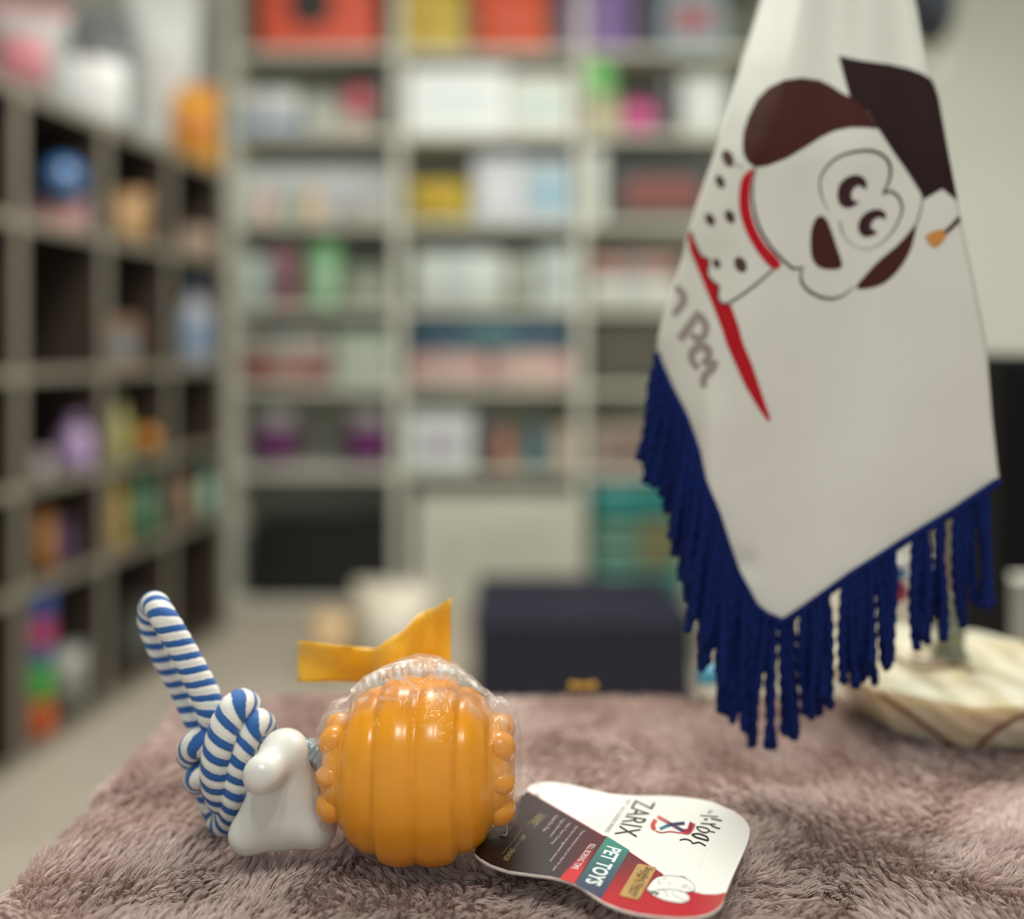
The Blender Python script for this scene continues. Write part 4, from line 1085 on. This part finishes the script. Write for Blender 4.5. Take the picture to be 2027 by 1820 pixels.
# top shelf
T('roundbox', 514, 742, -60, 0, (214, 84, 56), (40, 36, 34), 'large orange red carton with black round print on the top shelf', .26)
T('bag', 766, 918, -40, 0, (216, 192, 84), (190, 160, 60), 'yellow bag on the top shelf between two orange packs', .14)
T('bag', 934, 1088, -40, 0, (226, 98, 66), (210, 84, 54), 'bright orange bag beside the yellow one on the top shelf', .14)
T('bag', 1112, 1262, -40, 0, (142, 116, 172), (120, 96, 150), 'purple bag on the top shelf', .14)
T('box', 1264, 1296, -30, 0, (60, 56, 70), (80, 76, 90), 'narrow dark carton beside the purple bag', .14)
T('box', 1312, 1432, -30, 0, (126, 150, 158), (150, 96, 100), 'grey blue carton with pinkish label on the top shelf', .18)
# second row
T('pack', 468, 592, 175, 1, W_, (206, 206, 212), 'white soft pack with pale band above the blue pouch', .2, py_bot=228)
T('pack', 466, 592, 230, 1, (150, 170, 198), (176, 186, 200), 'pale blue pouch under the white pack', .2)
T('box', 672, 736, 228, 1, (176, 160, 148), (190, 176, 160), 'low tan box under the pinkish red toy ball', .14)
T('ball', 674, 736, 168, 1, (214, 92, 108), (226, 150, 156), 'pinkish red toy ball on a low tan box', py_bot=226)
T('bottle', 738, 776, 104, 1, (70, 70, 66), (90, 90, 84), 'dark grey bottle beside the red toy ball')
T('box', 600, 672, 190, 1, (168, 170, 160), (186, 188, 180), 'small grey box between white packs and red ball', .16)
T('box', 806, 1006, 138, 1, (236, 240, 238), (220, 230, 228), 'long bright white carton on the second shelf', .2)
T('box', 1010, 1132, 150, 1, (222, 222, 214), (196, 214, 206), 'off-white carton with greenish label next to the bright white one', .18)
T('box', 1168, 1226, 192, 1, (180, 176, 140), (170, 166, 130), 'beige box under the glossy green ball', .15)
T('ball', 1142, 1224, 172, 1, (120, 200, 110), (160, 220, 150), 'glossy green ball standing in for a blurred light disc, on a beige box', dy=.0, py_bot=191)  # ball added to imitate a soft disc of green reflected light
T('ball', 1232, 1304, 184, 1, (214, 80, 150), (226, 130, 180), 'hot pink toy ball beside the green ball')
T('bottle', 1308, 1346, 100, 1, (76, 74, 76), (96, 94, 98), 'dark bottle beside the hot pink ball')
T('box', 1350, 1440, 150, 1, (196, 200, 192), (206, 214, 210), 'pale box beside the dark bottle near the pennant', .16)
# third row
T('box', 472, 776, 325, 2, (204, 210, 206), (196, 200, 204), 'long pale grey carton standing behind three small bottles', .12, dy=.14)
T('bottle', 506, 542, 372, 2, (214, 160, 148), (226, 190, 180), 'small pale pink bottle before the long grey carton')
T('bottle', 552, 588, 374, 2, (130, 158, 128), (170, 190, 168), 'small sage green bottle before the long grey carton')
T('bottle', 598, 634, 366, 2, (212, 168, 118), (226, 200, 160), 'small pale orange bottle before the long grey carton')
T('pack', 660, 772, 396, 2, (176, 172, 166), (160, 156, 150), 'flat grey pack before the long grey carton', .1)
T('bag', 806, 934, 352, 2, (206, 186, 62), (186, 150, 44), 'yellow bag lying on the third shelf', .18)
T('box', 938, 1044, 312, 2, (190, 194, 200), (204, 208, 212), 'pale lilac grey box beside the yellow bag', .18)
T('box', 1046, 1132, 318, 2, (176, 190, 196), (140, 180, 196), 'pale blue box at the end of the third shelf', .18)
T('box', 1166, 1196, 300, 2, (214, 218, 208), (204, 210, 200), 'narrow white box beside the dark carton', .18)
T('box', 1204, 1420, 322, 2, (54, 60, 58), (124, 66, 56), 'long dark carton with red brown print on the third shelf', .2)
# fourth row
T('bag', 472, 524, 505, 3, (172, 190, 182), (190, 200, 194), 'pale mint pouch at the end of the fourth shelf', .1)
T('bag', 526, 584, 488, 3, (146, 92, 98), (100, 90, 100), 'dull maroon pouch on the fourth shelf', .1)
T('tub', 604, 668, 484, 3, (120, 178, 124), (160, 200, 164), 'green topped tub on the fourth shelf')
T('box', 682, 772, 530, 3, (120, 130, 112), (150, 150, 134), 'grey green box beside the green tub', .16)
T('pack', 816, 1000, 498, 3, (196, 204, 196), (178, 186, 186), 'white soft pack on the fourth shelf', .18)
T('bag', 1004, 1062, 506, 3, (160, 164, 150), (176, 178, 168), 'greyish pouch beside the white soft pack', .1)
T('box', 1066, 1136, 496, 3, (186, 198, 192), (170, 180, 176), 'pale box at the end of the fourth shelf', .16)
T('pack', 1168, 1348, 548, 3, (196, 198, 190), (180, 184, 178), 'low white pack under the pinkish brown one', .18)
T('pack', 1168, 1342, 505, 3, (158, 118, 106), (140, 124, 122), 'pinkish brown pack lying on a white pack', .18, py_bot=546)
# fifth row
T('pack', 472, 652, 702, 4, (142, 98, 90), (160, 130, 118), 'brownish red pack at the bottom of a pile', .2)
T('pack', 472, 650, 664, 4, (172, 168, 158), (164, 170, 162), 'grey beige pack on the brownish red one', .2, py_bot=700)
T('box', 660, 774, 660, 4, (160, 172, 154), (170, 176, 160), 'pale green box on the fifth shelf', .18)
T('pack', 808, 966, 700, 4, (190, 156, 148), (180, 160, 152), 'pale pink pack under the dark blue one', .2)
T('pack', 970, 1136, 700, 4, (196, 164, 156), (200, 176, 160), 'pale pink pack at the end of the fifth shelf', .2)
T('pack', 808, 1130, 640, 4, (58, 86, 104), (70, 110, 116), 'long dark teal pack lying on two pink packs', .2, py_bot=698)
T('box', 1168, 1330, 640, 4, (66, 66, 52), (80, 78, 66), 'dark olive box on the fifth shelf beside the pennant', .2)
# sixth row
T('tub', 490, 580, 812, 5, (142, 142, 136), (92, 30, 88), 'grey tub with purple label at the end of the sixth shelf')
T('tub', 676, 768, 812, 5, (142, 142, 136), (96, 26, 92), 'grey tub with purple label next to the shelf upright')
T('box', 806, 936, 822, 5, (206, 214, 208), (176, 172, 182), 'white box with lilac base on the sixth shelf', .18)
T('bottle', 948, 978, 826, 5, (88, 66, 82), (70, 60, 76), 'dark plum bottle beside the white box')
T('bottle', 984, 1012, 846, 5, (192, 124, 92), (190, 140, 110), 'small orange brown bottle beside the plum one')
T('bottle', 1042, 1082, 844, 5, (78, 112, 124), (90, 130, 140), 'small teal bottle on the sixth shelf')
T('box', 1096, 1136, 850, 5, (176, 160, 140), (190, 176, 160), 'small tan box at the end of the sixth shelf', .14)
T('box', 1168, 1330, 846, 5, (150, 138, 124), (120, 96, 90), 'brown striped box on the sixth shelf beside the pennant', .2)
# floor
T('bin', 490, 790, 1058, 'plinth', (11, 13, 13), (11, 13, 13), 'big black storage bin under the lowest shelf', .30)
T('box', 822, 1148, 985, 'plinth', (198, 198, 184), (190, 190, 176), 'large pale grey carton under the lowest shelf', .26)
for i, (a, b, c1, c2, lab) in enumerate(((960, 1032, (34, 130, 124), (30, 120, 116), 'teal folded pet bed on top of the pile'), (1034, 1078, (76, 128, 106), (120, 116, 80), 'green folded pet bed with olive band, second in the pile'), (1080, 1128, (82, 132, 112), (124, 118, 80), 'green folded pet bed with olive band, third in the pile'), (1130, 1194, (52, 138, 122), (60, 128, 116), 'teal folded pet bed at the bottom of the pile'))):
    T('pack', 1172, 1430, a, 'plinth', c1, c2, lab, .30, py_bot=b)
T('pack', 1180, 1420, 934, 'plinth', (128, 72, 56), (110, 70, 58), 'rust red cushion on the pile of green pet beds', .26, py_bot=959)
# nearer floor goods
T('bin', 936, 1376, 1246, 'floor', (7, 11, 38), (7, 11, 38), 'low navy blue crate on the floor before the shelves', .45, Y=2.30)
T('bag', 690, 856, 1168, 'floor', (206, 198, 178), (214, 208, 192), 'cream paper sack standing on the floor behind the toy', .22, Y=2.75)
T('bag', 600, 690, 1226, 'floor', (204, 174, 132), (196, 160, 116), 'tan paper sack standing beside the cream one', .18, Y=2.80)
# cubby shelf goods
C = on_cubby
C('bag', -20, 130, 10, 5, (150, 152, 150), (176, 110, 116), 'big grey bag with pink print on top of the cubby shelf', .2, .04)
C('bag', 150, 262, 30, 5, (96, 100, 100), (70, 74, 78), 'charcoal bag on top of the cubby shelf', .18, .05)
C('bag', 258, 392, -30, 5, (204, 210, 206), (190, 188, 184), 'white bag on top of the cubby shelf', .16, .10)
C('pack', 118, 250, 120, 5, (196, 200, 198), (200, 190, 190), 'pale flat pack lying before the bags on the cubby shelf', .14, .0)
C('bag', 338, 432, 168, 5, (214, 150, 32), (190, 110, 20), 'bright orange bag at the far end of the cubby top', .14, .0)
C('box', 70, 176, 402, 4, (150, 120, 128), (190, 140, 132), 'pinkish grey box in the top cubby under the blue toy', .2)
C('ball', 78, 166, 316, 4, (66, 116, 168), (90, 100, 130), 'blue toy ball on a pinkish box in the top cubby', py_bot=400)
C('bag', 216, 292, 378, 4, (172, 136, 96), (190, 150, 100), 'tan pouch in the second cubby of the top row', .12)
C('pack', 350, 426, 452, 4, (160, 136, 116), (170, 150, 130), 'flat tan pack in the far cubby of the top row', .16)
C('tub', -30, 44, 682, 3, (44, 150, 152), (120, 170, 160), 'turquoise tub in the nearest cubby')
C('box', 222, 272, 634, 3, (140, 108, 84), (110, 130, 138), 'brown box with bluish label in the second row', .12)
C('bottle', 350, 416, 560, 3, (172, 176, 184), (130, 150, 176), 'grey white bottle with blue label in the second row')
C('bottle', 112, 186, 822, 2, (164, 140, 176), (176, 150, 190), 'lilac bottle in the third row of cubbies')
C('tub', 62, 104, 896, 2, (166, 154, 154), (180, 170, 170), 'small pale tub beside the lilac bottle')
C('bottle', 214, 254, 792, 2, (164, 160, 96), (176, 170, 110), 'olive yellow bottle in the third row of cubbies')
C('ball', 266, 322, 770, 2, (198, 134, 28), (180, 110, 20), 'orange toy ball beside the olive yellow bottle')
C('bag', 62, 106, 1014, 1, (186, 130, 68), (170, 120, 70), 'orange brown pouch in the fourth row', .1)
C('box', 110, 194, 1022, 1, (112, 88, 128), (130, 100, 140), 'purple box in the fourth row of cubbies', .16)
C('bag', -40, 32, 976, 1, (206, 132, 160), (190, 110, 146), 'pink pouch in the nearest fourth-row cubby', .1)
C('bottle', 214, 246, 930, 1, (190, 160, 70), (180, 150, 80), 'mustard bottle beside the dark green box')
C('box', 252, 314, 918, 1, (34, 96, 50), (120, 160, 130), 'dark green box in the fourth row of cubbies', .14)
C('bag', 346, 382, 950, 1, (166, 126, 90), (170, 140, 110), 'tan pouch in the far fourth-row cubby', .08)
C('bottle', 386, 426, 918, 1, (136, 172, 150), (150, 186, 166), 'mint green bottle in the far fourth-row cubby')
for a, b, c, lab in ((1386, 1462, (204, 96, 44), 'orange block at the bottom of the toy tower'), (1316, 1385, (84, 170, 74), 'green block second from the bottom of the toy tower'), (1280, 1315, (70, 100, 150), 'slim blue block in the middle of the toy tower'), (1228, 1279, (186, 72, 116), 'pink block second from the top of the toy tower'), (1168, 1227, (62, 84, 150), 'dark blue block on top of the toy tower')):
    C('tub', 52, 104, a, 0, c, c, lab, off=.0, py_bot=b)
C('bag', 104, 168, 1276, 0, (170, 170, 160), (150, 150, 144), 'grey sack leaning beside the toy tower', .1)
C('box', 238, 310, 1180, 0, (72, 66, 60), (90, 96, 90), 'dim grey box in the bottom row of cubbies', .14)

# ------------------------------------------------------------------ things beside the pennant
YL = 0.92
sx0 = (1985 - CX) / F * YL; sx1 = (2004 - CX) / F * YL; sx2 = sx0 + .19; zt = H - (702 - HY) / F * YL; zm = H - (1138 - HY) / F * YL
sp = root('loudspeaker', (sx0 + .05, YL + .07, FLOOR), 'black loudspeaker on a narrow black pedestal behind the flag stand', 'loudspeaker')
M_blk = mat('black_cabinet', (18, 16, 16), .6, spec=.2)
mesh('cabinet', *box_vf(sx0, sx2, YL, YL + .18, zm, zt, .005), M_blk, sp, smooth=False)
mesh('pedestal', *box_vf(sx0 + .0005, sx1, YL + .002, YL + .17, FLOOR + .02, zm, .002), M_blk, sp, smooth=False)
mesh('foot', *box_vf(sx0 - .05, sx1 + .09, YL - .02, YL + .19, FLOOR, FLOOR + .02, .004), M_blk, sp, smooth=False)
mesh('front_grille', *box_vf(sx0 + .008, sx2 - .008, YL - .005, YL + .001, zm + .008, zt - .008, .002), mat('black_grille', (16, 15, 15), .8, spec=.2), sp, smooth=False)
for zc, R in ((zt - .05, .03), (zt - .14, .045)):
    V, Fc = lathe_vf([(R, 0), (R, .003), (R * .8, .005), (R * .2, .001)], 28, 'z')
    V = [(sx0 + .095 + v[0], YL - .0052 - v[2], zc + v[1]) for v in V]
    mesh('driver', V, [f[::-1] for f in Fc], mat('black_cone', (26, 24, 24), .5, spec=.2), sp)
wbx = (2002 - CX) / F * 1.30; wbt = H - (1142 - HY) / F * 1.30
wb = root('white_cabinet', (wbx + .2, 1.42, FLOOR), 'low white drawer cabinet behind the black loudspeaker', 'cabinet')
mesh('cabinet_body', *box_vf(wbx, wbx + .42, 1.30, 1.52, FLOOR, wbt - .02, .003), mat('white_laminate', (200, 198, 188), .5), wb, smooth=False)
mesh('cabinet_top', *box_vf(wbx - .006, wbx + .426, 1.294, 1.526, wbt - .02, wbt, .003), mat('white_laminate', (200, 198, 188), .5), wb, smooth=False)
for k in range(2):
    z0 = FLOOR + .06 + k * .24
    dr = mesh('drawer', *box_vf(wbx + .012, wbx + .408, 1.288, 1.30, z0, z0 + .22, .003), mat('greige_front', (168, 156, 144), .5), wb, smooth=False)
    mesh('handle', *box_vf(wbx + .15, wbx + .27, 1.276, 1.288, z0 + .17, z0 + .182, .002), mat('steel_handle', (150, 150, 150), .3, metal=.8), dr, smooth=False)
# pale counter seen through the fringe
cx0, cx1 = (1395 - CX) / F * 2.9, (1760 - CX) / F * 2.9
ct = root('low_cabinet', ((cx0 + cx1) / 2, 3.05, FLOOR), 'low pale cabinet on the floor behind the fringe', 'cabinet')
ctz = H - (1100 - HY) / F * 2.9
mesh('cabinet_body', *box_vf(cx0, cx1, 2.9, 3.25, FLOOR, ctz - .025, .004), mat('cream_laminate', (214, 208, 192), .5), ct, smooth=False)
mesh('cabinet_top', *box_vf(cx0 - .01, cx1 + .01, 2.89, 3.26, ctz - .025, ctz, .004), mat('cream_laminate', (214, 208, 192), .5), ct, smooth=False)
for k in range(2):
    a = cx0 + .01 + k * (cx1 - cx0 - .01) / 2
    dd = mesh('door', *box_vf(a, a + (cx1 - cx0) / 2 - .02, 2.885, 2.9, FLOOR + .05, ctz - .04, .003), mat('cream_front', (206, 198, 180), .5), ct, smooth=False)
    mesh('handle', *box_vf(a + .24, a + .25, 2.868, 2.885, ctz - .22, ctz - .1, .002), mat('steel_handle', (150, 150, 150), .3, metal=.8), dd, smooth=False)
# dark pendant hanging against the wall, and the white hook plate under it
YP = 2.4
pc = P(1842, 0, YP)
pn = root('hanging_lantern', (pc.x, YP, pc.z - .12), 'dark blue black lantern with tapered tip hanging near the pennant top', 'lantern')
V, Fc = lathe_vf([(.012, .34), (.055, .33), (.062, .22), (.062, .12), (.056, .06), (.044, .025), (.026, .0)], 28, 'z', (pc.x, YP, pc.z - .11))
mesh('shade', V, Fc, mat('blue_black_enamel', (26, 30, 38), .35), pn)
V, Fc = lathe_vf([(.028, .02), (.022, -.01), (.016, -.03), (.008, -.05)], 20, 'z', (pc.x, YP, pc.z - .105))
mesh('tip', V, Fc, mat('grey_green_cone', (130, 126, 108), .5), pn)
mesh('cord', *tube_vf([(pc.x, YP, pc.z + .22), (pc.x, YP, 1.6), (pc.x, YP, 2.15)], .004, 8)[:2], mat('black_flex', (20, 20, 20), .6), pn)
q0, q1 = P(1836, 96, 3.97), P(1866, 152, 3.97)
pl_ = root('wall_plate', (q0.x, 3.97, q1.z), 'small white plate on the wall below the dark lantern', 'plate')
mesh('plate_body', *box_vf(q0.x, q1.x, 3.962, 3.98, q1.z, q0.z, .004), mat('white_plate', (236, 236, 230), .4), pl_, smooth=False)
mesh('rocker', *box_vf(q0.x + .015, q1.x - .015, 3.956, 3.963, q1.z + .03, q0.z - .03, .003), mat('white_plate', (236, 236, 230), .4), pl_, smooth=False)
